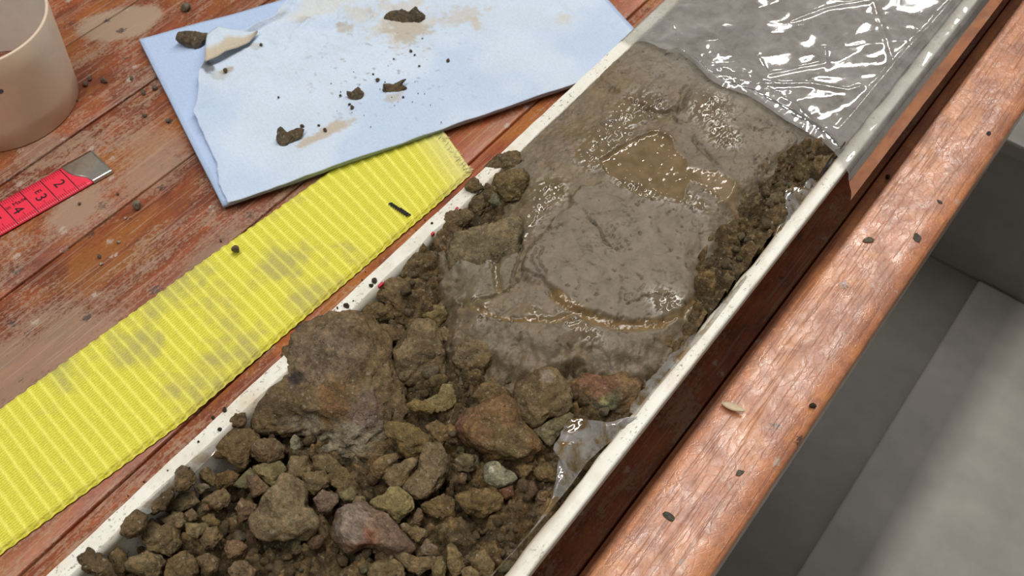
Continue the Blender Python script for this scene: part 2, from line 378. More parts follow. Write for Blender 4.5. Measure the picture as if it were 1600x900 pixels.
M_RED = simple('red_tape', (0.80, 0.035, 0.075), 0.38, 0.05, 120); M_INK = simple('black_print', (0.02, 0.006, 0.01), 0.5)
M_TICK = simple('dark_red_print', (0.22, 0.006, 0.02), 0.5)
M_METAL = simple('brushed_metal', (0.62, 0.60, 0.55), 0.32, 0.12, 500, metal=1.0)
M_RING = simple('beige_plastic', (0.76, 0.60, 0.46), 0.40, 0.07, 55, 0.08, 300)
M_RINGIN = simple('pale_inner_plastic', (0.84, 0.80, 0.75), 0.42, 0.06, 60)
M_THREAD = simple('black_thread', (0.012, 0.013, 0.018), 0.6); M_FIBRE = simple('frayed_fibre', (0.74, 0.70, 0.36), 0.8)
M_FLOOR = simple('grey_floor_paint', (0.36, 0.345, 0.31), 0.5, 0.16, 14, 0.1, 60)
M_DARKFLOOR = simple('dark_floor_paint', (0.20, 0.195, 0.165), 0.5, 0.14, 20, 0.1, 60)  # darker grey than the floor panel beside the table
M_CAB = simple('grey_cabinet_paint', (0.34, 0.335, 0.30), 0.45, 0.1, 20)
M_SPLINT = simple('bare_wood', (0.62, 0.50, 0.33), 0.6, 0.15, 400)
M_REDMARK = simple('red_ink', (0.5, 0.02, 0.05), 0.5)

# ------------------------------------------------------------------ setting
v, f = box_vf(-260, 240, -220, 430, -ZT - 5, -ZT); put('floor', v, f, M_DARKFLOOR, kind='structure', sm=False, label='grey painted floor under the table')
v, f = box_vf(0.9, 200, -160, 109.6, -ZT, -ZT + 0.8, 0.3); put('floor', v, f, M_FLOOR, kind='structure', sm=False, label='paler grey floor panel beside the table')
v, f = box_vf(-260, 240, 424, 430, -ZT + .01, 200); put('wall_back', v, f, M_CAB, kind='structure', sm=False, label='plain grey wall at the far end of the room')

cab = empty('low_cabinet', (10, 120, -ZT), 'low grey cabinet standing on the floor beyond the table edge', 'cabinet')
v, f = box_vf(-60, 70, 110, 150, -ZT + 0.01, -54, 0.3); put('body', v, f, M_CAB, parent=cab, sm=False)
v, f = box_vf(-61, 71, 109.4, 151, -53.9, -51.5, 0.4); put('top', v, f, M_FLOOR, parent=cab, sm=False)

# ------------------------------------------------------------------ table
table = empty('wooden_table', (-40, 30, -ZT), 'red-brown varnished plank table, scratched and muddy, carrying the half pipe', 'table')
PITCH = 5.18; RAILX = -6.0; Y0, Y1 = -25.0, 100.0; GAP = 0.085
def plank(x0, x1, mat, bev, dz, seed):
    ny = 60; prof = [(x0, -2.2), (x0, dz - bev), (x0 + bev * 0.35, dz - bev * 0.3), (x0 + bev, dz)]
    prof += [(x0 + (x1 - x0) * t, dz) for t in (0.25, 0.5, 0.75)]
    b2 = bev if mat is M_WOOD else 0.22
    prof += [(x1 - b2, dz), (x1 - b2 * 0.35, dz - b2 * 0.3), (x1, dz - b2), (x1, -2.2)]
    prof = np.array(prof); n = len(prof); ys = np.linspace(Y0, Y1, ny); pts = np.zeros((ny, n, 3))
    pts[:, :, 0] = prof[:, 0]; pts[:, :, 2] = prof[:, 1]; pts[:, :, 1] = ys[:, None]
    pts = pts.reshape(-1, 3); top = pts[:, 2] > -1
    pts[:, 2] += np.where(top, 0.02 * perlin(np.c_[pts[:, 0] * 0.3, pts[:, 1] * 0.12, np.full(len(pts), seed)], 3), 0)
    q = grid_faces(ny, n, True)
    return pts, q
xs = [RAILX - PITCH * k for k in range(16)]
for k in range(15):
    v, f = plank(xs[k + 1] + GAP / 2, xs[k] - GAP / 2, M_WOOD, 0.06, -0.01 * ((k * 7) % 3), k)
    put('plank', v, f, M_WOOD, origin=(0, 0, 0), parent=table)
v, f = plank(RAILX + GAP / 2, -2.15, M_RAIL, 0.05, 0.02, 40); put('edge_rail', v, f, M_RAIL, origin=(0, 0, 0), parent=table)
v, f = box_vf(xs[-1], RAILX, Y0, Y1, -2.6, -2.21); put('underlay', v, f, M_WOOD, parent=table, sm=False)
for (a0, a1, b0, b1) in ((xs[-1] + 4, -9, -18, -16), (xs[-1] + 4, -9, 91, 93), (-12, -10, -16, 91), (xs[-1] + 4, xs[-1] + 6, -16, 91)):
    v, f = box_vf(a0, a1, b0, b1, -10, -2.61, 0.1); put('apron', v, f, M_WOOD, parent=table, sm=False)
for x in (-16, xs[-1] + 7):
    for y in (-15, 90):
        v, f = box_vf(x - 3, x + 3, y - 3, y + 3, -ZT, -2.61, 0.3); put('leg', v, f, M_WOOD, parent=table, sm=False)

# ------------------------------------------------------------------ half pipe (core liner)
XC, RO, TH = -11.97, 5.67, 0.54; RI = RO - TH; ZR = 5.67
ys = np.r_[np.arange(-8, 40, 0.12), np.arange(40, 92, 1.0)]; ny = len(ys)
ao = np.linspace(math.pi, 2 * math.pi, 33); prof, isin = [], []
for a in ao: prof.append((XC + RO * math.cos(a), ZR + RO * math.sin(a))); isin.append(0)
for t in (0.12, 0.5, 0.88): prof.append((XC + RO - TH * t, ZR)); isin.append(0)
for a in ao[::-1]: prof.append((XC + RI * math.cos(a), ZR + RI * math.sin(a))); isin.append(1)
for t in (0.88, 0.5, 0.12): prof.append((XC - RO + TH * t, ZR)); isin.append(0)
prof = np.array(prof); n = len(prof); pts = np.zeros((ny, n + 1, 3)); pr = np.vstack([prof, prof[:1]])
pts[:, :, 0] = pr[:, 0]; pts[:, :, 2] = pr[:, 1]; pts[:, :, 1] = ys[:, None]; pts = pts.reshape(-1, 3)
wall = np.tile(np.r_[isin, isin[0]].astype(float), ny)
rimz = smooth(5.3, 5.6, pts[:, 2]); left = pts[:, 0] < XC
pts[:, 2] += rimz * 0.035 * perlin(np.c_[pts[:, 0] * 2, pts[:, 1] * 1.3, pts[:, 2] * 0], 2)
pts[:, 0] += rimz * (wall * 0.05 + 0.015) * perlin(np.c_[left * 9.0, pts[:, 1] * 0.8, pts[:, 1] * 0], 5)
wv = wall * (0.15 + 0.5 * smooth(5.0, 3.0, pts[:, 2]) + 0.5 * (pts[:, 0] > XC)) + 0.9 * (pts[:, 0] > XC + RI - .02) * (pts[:, 0] < XC + RI + .2) * (pts[:, 2] > 5.4) * np.clip(0.7 + 0.9 * perlin(np.c_[pts[:, 0] * .7, pts[:, 1] * .5, pts[:, 2]], 8), 0, 1)
put('half_pipe', pts, grid_faces(ny, n + 1, True), M_LINER, origin=(XC, 30, 0), attrs={'wall': wv},
    label='white plastic half pipe full of mud and stones lying on the table', cat='core liner')

# ------------------------------------------------------------------ mud slab
ZM = 5.9
def MP(pts): return P2(pts, ZM)
slab_px = [(800, 312), (790, 332), (730, 345), (695, 378), (690, 402), (704, 440), (710, 470), (708, 500), (715, 520), (735, 528), (760, 530), (785, 545), (815, 553),
           (840, 565), (870, 565), (895, 555), (902, 545), (925, 560), (950, 578), (968, 584), (985, 570), (1020, 560), (1060, 535), (1090, 503), (1110, 470), (1113, 440),
           (1105, 420), (1120, 395), (1135, 370), (1155, 335), (1180, 305), (1200, 280), (1230, 255), (1262, 235), (1285, 240), (1305, 240)]
slab = np.vstack([[(-19, MP([(760, 262)])[0][1])], MP([(770, 265), (795, 285)]), MP(slab_px), [(-5.5, 34.5), (-5.5, 95), (-19, 95)]])
xg = np.linspace(XC - 5.05, XC + 5.05, 254); yg = np.r_[np.arange(15.5, 36.5, 0.042), np.arange(36.5, 92, 0.35)]
X, Y = np.meshgrid(xg, yg); xy = np.c_[X.ravel(), Y.ravel()]
sd = sdpoly(xy, slab) + 0.12 * n2(xy, 1.1, 3, 4) + 0.05 * n2(xy, 5, 2, 9)
u = (xy[:, 0] - XC) / 5.05
z = 5.72 + 0.05 * ridge(xy, 0.4, 3, 3) + 0.22 * (1 - u * u) + 0.10 * n2(xy, 0.35, 2, 1) + 0.03 * n2(xy, 1.4, 3, 2)
far = smooth(31, 35, xy[:, 1]); z -= far * 0.10
calm = np.zeros(len(xy)); wet = 0.16 + 0.15 * n2(xy, 0.5, 3, 6)
xw = xy + 0.13 * np.c_[n2(xy, 1.6, 3, 11), n2(xy, 1.6, 3, 12)] + 0.06 * np.c_[n2(xy, 6, 2, 13), n2(xy, 6, 2, 14)]      # warped so that cracks run ragged
col = np.tile(np.array([0.168, 0.130, 0.086]), (len(xy), 1))
def tint(mask, c): 
    global col
    col = col + np.clip(mask, 0, 1)[:, None] * (np.array(c) - col)
tint(smooth(-0.1, 0.45, n2(xy, 0.28, 5, 21, .6)) * 0.8, (0.150, 0.108, 0.058))
for (px, py, rr, cc_) in ((905, 215, 1.5, (.150, .105, .050)), (960, 130, 1.6, (.165, .118, .062)), (880, 290, 1.2, (.150, .112, .056)), (830, 300, 1.0, (.135, .105, .055)), (800, 250, 1.2, (.150, .125, .080)), (1170, 180, 1.0, (.185, .145, .085)), (770, 470, 1.0, (.150, .112, .058)), (1075, 480, .9, (.165, .120, .062)), (1110, 390, .8, (.175, .128, .066))):
    c = MP([(px, py)])[0]; tint(smooth(1.1, 0.4, np.hypot(*(xy - c).T) / rr + 0.5 * n2(xy, .8, 4, 22)) * .85, cc_)
tint(smooth(0.05, 0.45, n2(xy, 0.9, 5, 33, .6)) * 0.5, (0.16, 0.115, 0.058))
# smooth smeared plate with a lifted left lip
plate = MP([(810, 430), (818, 400), (840, 376), (862, 350), (884, 330), (889, 310), (906, 296), (950, 288), (1000, 312), (1060, 322), (1110, 332), (1150, 334), (1132, 372), (1120, 410),
            (1108, 445), (1095, 480), (1060, 498), (1020, 507), (960, 500), (890, 486), (862, 462), (846, 446), (826, 444)])
ps = sdpoly(xw, plate)
pz = smooth(-0.06, 0.16, ps); z += pz * 0.20 * smooth(-7.5, -12.0, xy[:, 0]) + 0.06 * pz; calm = np.maximum(calm, pz * 0.75)
tint(pz * 0.85, (0.172, 0.136, 0.096)); wet = wet * (1 - 0.35 * pz)
for pl, dep, wd in (([(836, 398), (833, 415), (836, 434)], 0.09, 0.05), ([(845, 394), (843, 415), (848, 436)], 0.09, 0.05), ([(822, 400), (812, 424), (818, 430), (842, 442)], 0.14, 0.09),
                    ([(888, 325), (906, 330), (920, 346), (936, 368), (942, 382), (960, 396)], 0.14, 0.05), ([(962, 372), (975, 366), (983, 350)], 0.09, 0.035), ([(955, 385), (962, 396), (966, 390), (955, 388)], 0.12, 0.05),
                    ([(977, 476), (1000, 470), (1026, 463), (1036, 468), (1044, 464), (1070, 459)], 0.12, 0.04), ([(968, 437), (969, 452), (965, 490)], 0.06, 0.035), ([(1012, 448), (1000, 458), (992, 455)], 0.05, 0.03),
                    ([(704, 382), (706, 440), (712, 466), (744, 470), (792, 456), (812, 430)], 0.14, 0.09), ([(812, 350), (806, 365), (816, 380), (800, 440)], 0.12, 0.07), ([(820, 320), (818, 338)], 0.1, 0.05),
                    ([(960, 140), (1000, 165), (1040, 178), (1062, 172), (1072, 140), (1090, 125)], 0.16, 0.14), ([(1060, 172), (1050, 185), (1060, 200)], 0.12, 0.08), ([(935, 122), (960, 137)], 0.06, 0.1),
                    ([(1075, 215), (1100, 238), (1120, 255)], 0.10, 0.13), ([(1170, 245), (1178, 225)], 0.05, 0.03), ([(1145, 190), (1180, 205), (1215, 200)], 0.06, 0.05),
                    ([(800, 215), (835, 235), (850, 222)], 0.08, 0.05), ([(810, 248), (828, 230)], 0.08, 0.05), ([(895, 470), (900, 455), (905, 440)], 0.04, 0.03), ([(1035, 375), (1030, 390), (1017, 360)], 0.05, 0.03)):
    gate = smooth(-0.35, 0.1, n2(xy, 0.9, 2, 52)); d = dline(xw, MP(pl)); wd = wd * (0.65 if wd < .1 else 1); k = np.exp(-(d / wd) ** 2) * gate; z -= dep * 1.3 * k; tint((0.75 if wd < 0.1 else 0.3) * np.exp(-(d / (wd * 0.8)) ** 2) * gate, (0.06, 0.045, 0.03))
# raised lumps
for (px, py, r, h) in ((1100, 160, 1.1, 0.22), (1020, 110, 1.6, 0.12), (1085, 92, 0.6, 0.15), (880, 260, 1.3, 0.12), (760, 400, 1.2, 0.10), (860, 535, 1.0, 0.22), (1190, 190, 0.25, 0.16), (1070, 480, 1.0, 0.1), (1060, 440, 0.22, 0.05), (1055, 520, 0.8, -0.1)):
    c = MP([(px, py)])[0]; d = np.hypot(*(xy - c).T); z += h * np.exp(-(d / r) ** 2)
# crescent dent from a thumb, upper right block
# wet grooves and puddle of brown water
for pl, wd in (([(725, 468), (762, 490), (792, 499), (830, 502), (862, 505), (892, 494)], 0.10), ([(868, 464), (880, 474), (892, 482), (905, 490), (930, 500), (962, 507), (1005, 507), (1032, 504)], 0.17),
               ([(1035, 502), (1065, 490), (1095, 455)], 0.10), ([(778, 395), (775, 425), (780, 452)], 0.10)):
    d = dline(xy, MP(pl)) + 0.04 * n2(xy, 2, 2, 61); k = np.exp(-(d / (wd * 1.3)) ** 4); z -= 0.10 * k; tint(0.9 * k, (0.20, 0.125, 0.05)); wet = np.maximum(wet, k); calm = np.maximum(calm, k * 0.8)
puddle = MP([(935, 252), (952, 243), (985, 221), (1005, 211), (1023, 206), (1048, 219), (1058, 238), (1073, 248), (1076, 260), (1100, 265), (1122, 267), (1140, 278), (1150, 290), (1157, 310), (1153, 326),
             (1138, 322), (1122, 315), (1110, 307), (1100, 295), (1078, 286), (1070, 300), (1066, 316), (1035, 308), (998, 293), (972, 285), (945, 275)])
pd = sdpoly(xy, puddle) + 0.04 * n2(xy, 1.3, 2, 62); pk = smooth(-0.02, 0.10, pd); zl = 5.90
z = z + pk * 0.85 * (zl - z); z += 0.06 * np.exp(-((pd - 0.02) / 0.13) ** 2) * (0.5 + 0.5 * smooth(-0.3, 0.5, n2(xy, 0.6, 2, 71)))
tint(pk * 0.85, (0.185, 0.125, 0.062)); wet = np.maximum(wet, pk * 1.0); calm = np.maximum(calm, pk * (0.85 - 0.35 * smooth(0.0, 0.5, n2(xy, 0.7, 2, 77)))) 
lobe = smooth(-.05, .25, sdpoly(xy, MP([(1078, 262), (1122, 266), (1142, 278), (1158, 310), (1153, 326), (1130, 318), (1105, 298)]))); tint(lobe * .8 * pk, (.235, .170, .105))
for arc, hh in (([(1016, 208), (1030, 207), (1042, 213), (1050, 223)], .055), ([(1122, 318), (1135, 313), (1145, 301), (1148, 287)], .055), ([(1100, 299), (1110, 300), (1118, 306)], .05)):   # thick lip of water at the puddle's brim
    d = dline(xy, MP(arc)); k = np.exp(-(d / .10) ** 2); z += hh * k; wet = np.maximum(wet, smooth(.1, .4, k)); calm = np.maximum(calm, smooth(.1, .4, k))
# fields of fine wet grit that sparkle
spk = np.zeros(len(xy))
for (px, py, rx, ry) in ((955, 215, 0.9, 1.5), (930, 245, 0.8, 1.0), (1000, 295, 1.4, 0.6), (1110, 175, 1.0, 1.1), (860, 300, 0.7, 0.8), (835, 330, 0.5, 1.4), (805, 370, 0.4, 1.6), (1045, 478, 0.9, 0.6), (905, 512, 1.0, 0.4),
                         (845, 497, 0.7, 0.3), (1010, 165, 1.0, 0.8), (1075, 315, 1.0, 0.5), (1130, 215, 0.8, 0.7), (980, 180, .8, .8), (990, 235, 0.9, 0.8), (740, 480, .6, .6)):
    c = MP([(px, py)])[0]; spk = np.maximum(spk, np.exp(-(((xy[:, 0] - c[0]) / rx) ** 2 + ((xy[:, 1] - c[1]) / ry) ** 2)))
spk *= 1 - 0.75 * pk; spk = np.clip(spk * 1.3, 0, 1)
wet = np.maximum(wet, spk * 0.97); g1, _, gi = worley(xy + .03 * np.c_[n2(xy, 5, 2, 83), n2(xy, 5, 2, 84)], 0.19, 12); g2, _, gj = worley(xy, 0.33, 13)
z += 1.35 * spk * (0.030 * np.exp(-(g1 / .38) ** 2) * smooth(.3, .6, gi) + 0.035 * np.exp(-(g2 / .36) ** 2) * smooth(.4, .7, gj) + 0.03 * n2(xy, 2.2, 2, 82)); calm = np.maximum(calm, spk * .9)
z += pk * 0.022 * np.exp(-(g2 / .22) ** 2) * smooth(.80, .88, gj); calm = np.maximum(calm, pk)
tint(spk * 0.35, (0.165, 0.125, 0.075))
# lower-left rim of the slab is crumbly, olive and broken
low = MP([(690, 380), (815, 345), (805, 440), (745, 475), (700, 470)]); lk = smooth(-0.3, 0.4, sdpoly(xy, low)); tint(lk * 0.7, (0.135, 0.115, 0.068)); z += lk * (0.08 * n2(xy, 1.2, 4, 90) - 0.12)
edge = smooth(0.9, 0.0, sd); z += edge * 0.14 * n2(xy, 1.3, 4, 95); tint(edge * smooth(-0.2, 0.5, n2(xy, 1.0, 3, 96)) * 0.7, (0.15, 0.11, 0.055))
sdw = sd + 0.25 * n2(xy, 0.8, 3, 97)
z -= 0.45 * smooth(0.9, 0.0, sdw) + 0.75 * smooth(0.1, -0.5, sdw) + 1.2 * smooth(-0.4, -2.2, sdw)
out = smooth(0.25, -0.3, sdw); b1, b2, idr = worley(xy + 0.12 * np.c_[n2(xy, 2, 2, 98), n2(xy, 2, 2, 100)], 0.42, 7)
z += out * (0.20 * np.sqrt(np.clip(1 - (b1 / .62) ** 2, 0, 1)) + 0.12 * n2(xy, 2.5, 4, 111)); tint(out * 0.75, (0.140, 0.102, 0.056)); wet = wet * (1 - out); calm = calm * (1 - out)
tint(far * 0.7, (0.235, 0.215, 0.185))
# pits and crumbs pressed into the surface
pit = smooth(0.62, 0.80, n2(xy, 3.6, 4, 112, .6)) * (1 - pk); z -= 0.05 * pit; tint(pit * 0.8, (0.06, 0.045, 0.028))
cg = smooth(0.05, 0.4, n2(xy, 0.55, 3, 115)) * (1 - pk) * (1 - 0.7 * spk)
for fq, sd_, w_ in ((0.55, 116, .022), (1.3, 117, .03)):
    ck = np.exp(-(n2(xy, fq, 4, sd_, .55) / w_) ** 2) * cg; z -= 0.06 * ck; tint(ck * 0.8, (0.055, 0.042, 0.028))
z += (1 - 0.6 * calm) * 0.030 * n2(xy, 4.5, 4, 113)
z += 0.012 * n2(xy, 8, 2, 99) * (1 - calm)
c_ = np.clip(0, 0, 1)
zw = ZR - np.sqrt(np.maximum(RI ** 2 - (xy[:, 0] - XC) ** 2, 0.0)); z = np.maximum(z, np.minimum(zw + 0.02, 5.55))
V3 = np.c_[xy, z]
put('mud_core', V3, grid_faces(len(yg), len(xg)), M_MUD, origin=(XC, 30, 5.0), attrs={'Col': col, 'Wet': np.clip(wet, 0, 1), 'Calm': np.clip(calm, 0, 1), 'Spk': spk},
    label='wet grey-brown slab of smooth mud with tan puddles filling the half pipe', cat='sediment core')

# ------------------------------------------------------------------ loose gravel bed
xg = np.linspace(XC - 5.06, XC + 5.06, 200); yg = np.arange(-7.5, 34.5, 0.055)
X, Y = np.meshgrid(xg, yg); xy = np.c_[X.ravel(), Y.ravel()]
wob = np.c_[n2(xy, 1.0, 3, 101), n2(xy, 1.0, 3, 102)] * 0.18
zb = 3.95 - 0.35 * smooth(-12.5, -14.5, xy[:, 0]) * smooth(16, 13, xy[:, 1]) + 0.22 * n2(xy, 0.45, 3, 103)
zb += 1.05 * smooth(-9.6, -8.2, xy[:, 0]) * smooth(20.5, 24, xy[:, 1])
sb = sdpoly(xy, slab); zb += 0.55 * smooth(-2.6, -0.8, sb); zb -= 1.2 * smooth(0.3, 1.2, sb)
zb += 0.55 * smooth(-15.0, -16.4, xy[:, 0]) * smooth(14.5, 17, xy[:, 1])
zb -= 0.10 * smooth(-15.2, -16.6, xy[:, 0]) * smooth(11.5, 9.0, xy[:, 1])
colb = np.tile(np.array([0.112, 0.078, 0.038]), (len(xy), 1))
for size, amp, sdn in ((0.85, 0.42, 1), (0.42, 0.24, 2), (0.2, 0.10, 3)):
    b1, b2, idr = worley(xy + wob, size, sdn); gate = smooth(0.25, 0.5, idr) if size > 0.3 else 1.0
    zb += amp * gate * np.sqrt(np.clip(1 - (b1 / 0.62) ** 2, 0, 1)) * (0.6 + 0.8 * idr)
    sh = np.clip(idr - 0.5, -0.5, 0.5)[:, None]
    colb = colb * (1 + 0.55 * sh) + (idr > 0.9)[:, None] * np.array([0.010, 0.002, -0.002])
zb += 0.13 * n2(xy, 2.4, 5, 107, 0.62) + 0.05 * n2(xy, 6.0, 3, 109)
put('gravel', np.c_[xy, zb], grid_faces(len(yg), len(xg)), M_BED, origin=(XC, 12, 4.0), attrs={'Col': np.clip(colb, 0.02, 1)},
    label='loose brown gravel and crumbs filling the near end of the half pipe', cat='gravel', kind='stuff')
def bed_z(x, y):
    i = int(np.clip(round((y + 7.5) / 0.055), 0, len(yg) - 1)); j = int(np.clip(round((x - xg[0]) / (xg[1] - xg[0])), 0, len(xg) - 1))
    return zb[i * len(xg) + j]

# ------------------------------------------------------------------ stones
def facet(d, seed, n=13, lo=0.72, hi=0.97, p=16):
    r = np.random.RandomState(seed); pn = r.normal(size=(n, 3)); pn /= np.linalg.norm(pn, axis=1)[:, None]; c = r.uniform(lo, hi, n)
    t = np.clip(d @ pn.T, 0, None) / c
    return (1 + (t ** p).sum(1)) ** (-1.0 / p)
def rock(poly, zc, color, label=None, seed=0, sub=4, depth=0.72, crumb=0.5, name='stone', cat='stone', group=None, mat=None, cut=(0.72, 0.97), parent=None, patches=None):
    poly = np.asarray(poly, float); cpx = 0.5 * (poly.mean(0) + 0.5 * (poly.max(0) + poly.min(0)))
    if cat in ('stone', 'clod') and zc < 5.45:                 # keep the whole stone on the hollow side of the pipe wall
        rad0 = np.hypot(*(P2(poly, zc) - P(*cpx, zc)[:2]).T).mean()
        while zc < 5.45 and P(*cpx, zc)[0] - 0.35 * rad0 < XC - math.sqrt(RI ** 2 - (ZR - zc) ** 2): zc += 0.08
    c = P(*cpx, zc); wv = CAMP - c; dist = np.linalg.norm(wv); wv /= dist
    rt = RC.T @ np.array([1, 0, 0]); rt -= wv * (rt @ wv); rt /= np.linalg.norm(rt); up = np.cross(wv, rt)
    uv = []
    for x, y in poly:
        r_ = ray(x, y); t = ((c - CAMP) @ wv) / (r_ @ wv); q = CAMP + r_ * t - c; uv.append((q @ rt, q @ up))
    uv = np.array(uv); th = np.linspace(-math.pi, math.pi, 181); rad = np.zeros(181)
    for a, b in zip(uv, np.roll(uv, -1, 0)):
        den = np.cos(th) * (b[1] - a[1]) - np.sin(th) * (b[0] - a[0])
        with np.errstate(divide='ignore', invalid='ignore'):
            t = (a[0] * (b[1] - a[1]) - a[1] * (b[0] - a[0])) / den; s = (a[0] * np.sin(th) - a[1] * np.cos(th)) / den
        ok = (t > 0) & (s >= -0.001) & (s <= 1.001); rad = np.where(ok, np.maximum(rad, np.nan_to_num(t)), rad)
    rad[rad <= 0] = rad[rad > 0].mean(); ker = np.array([1, 2, 3, 2, 1]) / 9.0; rad = np.convolve(np.r_[rad[-3:-1], rad, rad[1:3]], ker, 'valid')
    d, fc = ico(sub); an = np.arctan2(d[:, 1], d[:, 0]); r = np.interp(an, th, rad) * 1.15
    fr = facet(d, seed, 13, *cut); s = np.hypot(d[:, 0], d[:, 1]); size = rad.mean(); dz = depth * min(rad.mean(), rad.min() * 1.5)
    s2 = s ** 0.72; k = fr * (s2 / np.maximum(s, 1e-6)); cz = np.sign(d[:, 2]) * np.abs(d[:, 2]) ** 0.85
    loc = np.c_[d[:, 0] * k * r, d[:, 1] * k * r, cz * fr * dz]
    nz = 0.055 * fbm(d * 2.2, 2, seed % 97) * size + crumb * (0.05 * size * fbm(loc * (1.9 / max(size, .5)) + seed, 3, 3) + 0.30 * min(1, size / 1.6) * (0.32 - np.abs(perlin(loc * 0.95 + seed, 9))) + 0.24 * min(1, size / 1.2) * (0.32 - np.abs(perlin(loc * 2.1 + seed, 6))) + 0.14 * min(1, size) * (0.3 - np.abs(perlin(loc * 4.3 + seed, 7))) + 0.06 * (0.3 - np.abs(perlin(loc * 9.0 + seed, 8)))) + 0.022 * fbm(loc * 8 + seed, 3, 5)
    loc = loc + (loc / np.maximum(np.linalg.norm(loc, axis=1), 1e-6)[:, None]) * nz[:, None]
    wp = c + loc[:, :1] * rt + loc[:, 1:2] * up + loc[:, 2:] * wv
    attrs = None
    if patches:
        cc = np.tile(np.array(color), (len(wp), 1)); pxy = wp - CAMP; pc_ = pxy @ RC.T; sx = 800 + F * pc_[:, 0] / -pc_[:, 2]; sy = 450 - F * pc_[:, 1] / -pc_[:, 2]
        wob = 0.5 * fbm(wp * 1.5, 4, 9)
        for (ax, ay, rad_, pcol) in patches:
            c0 = wp[np.argmin((sx - ax) ** 2 + (sy - ay) ** 2 + 9e9 * ((wp - c) @ wv < 0))]; e = np.linalg.norm(wp - c0, axis=1) / rad_ + wob
            cc = cc + smooth(1.1, 0.5, e)[:, None] * (np.array(pcol) - cc)
        attrs = {'Col': cc}; mat = M_BED
    return put(name, wp, fc, mat or M_STONE, attrs=attrs, origin=c, label=label, cat=cat, group=group, color=color, parent=parent)

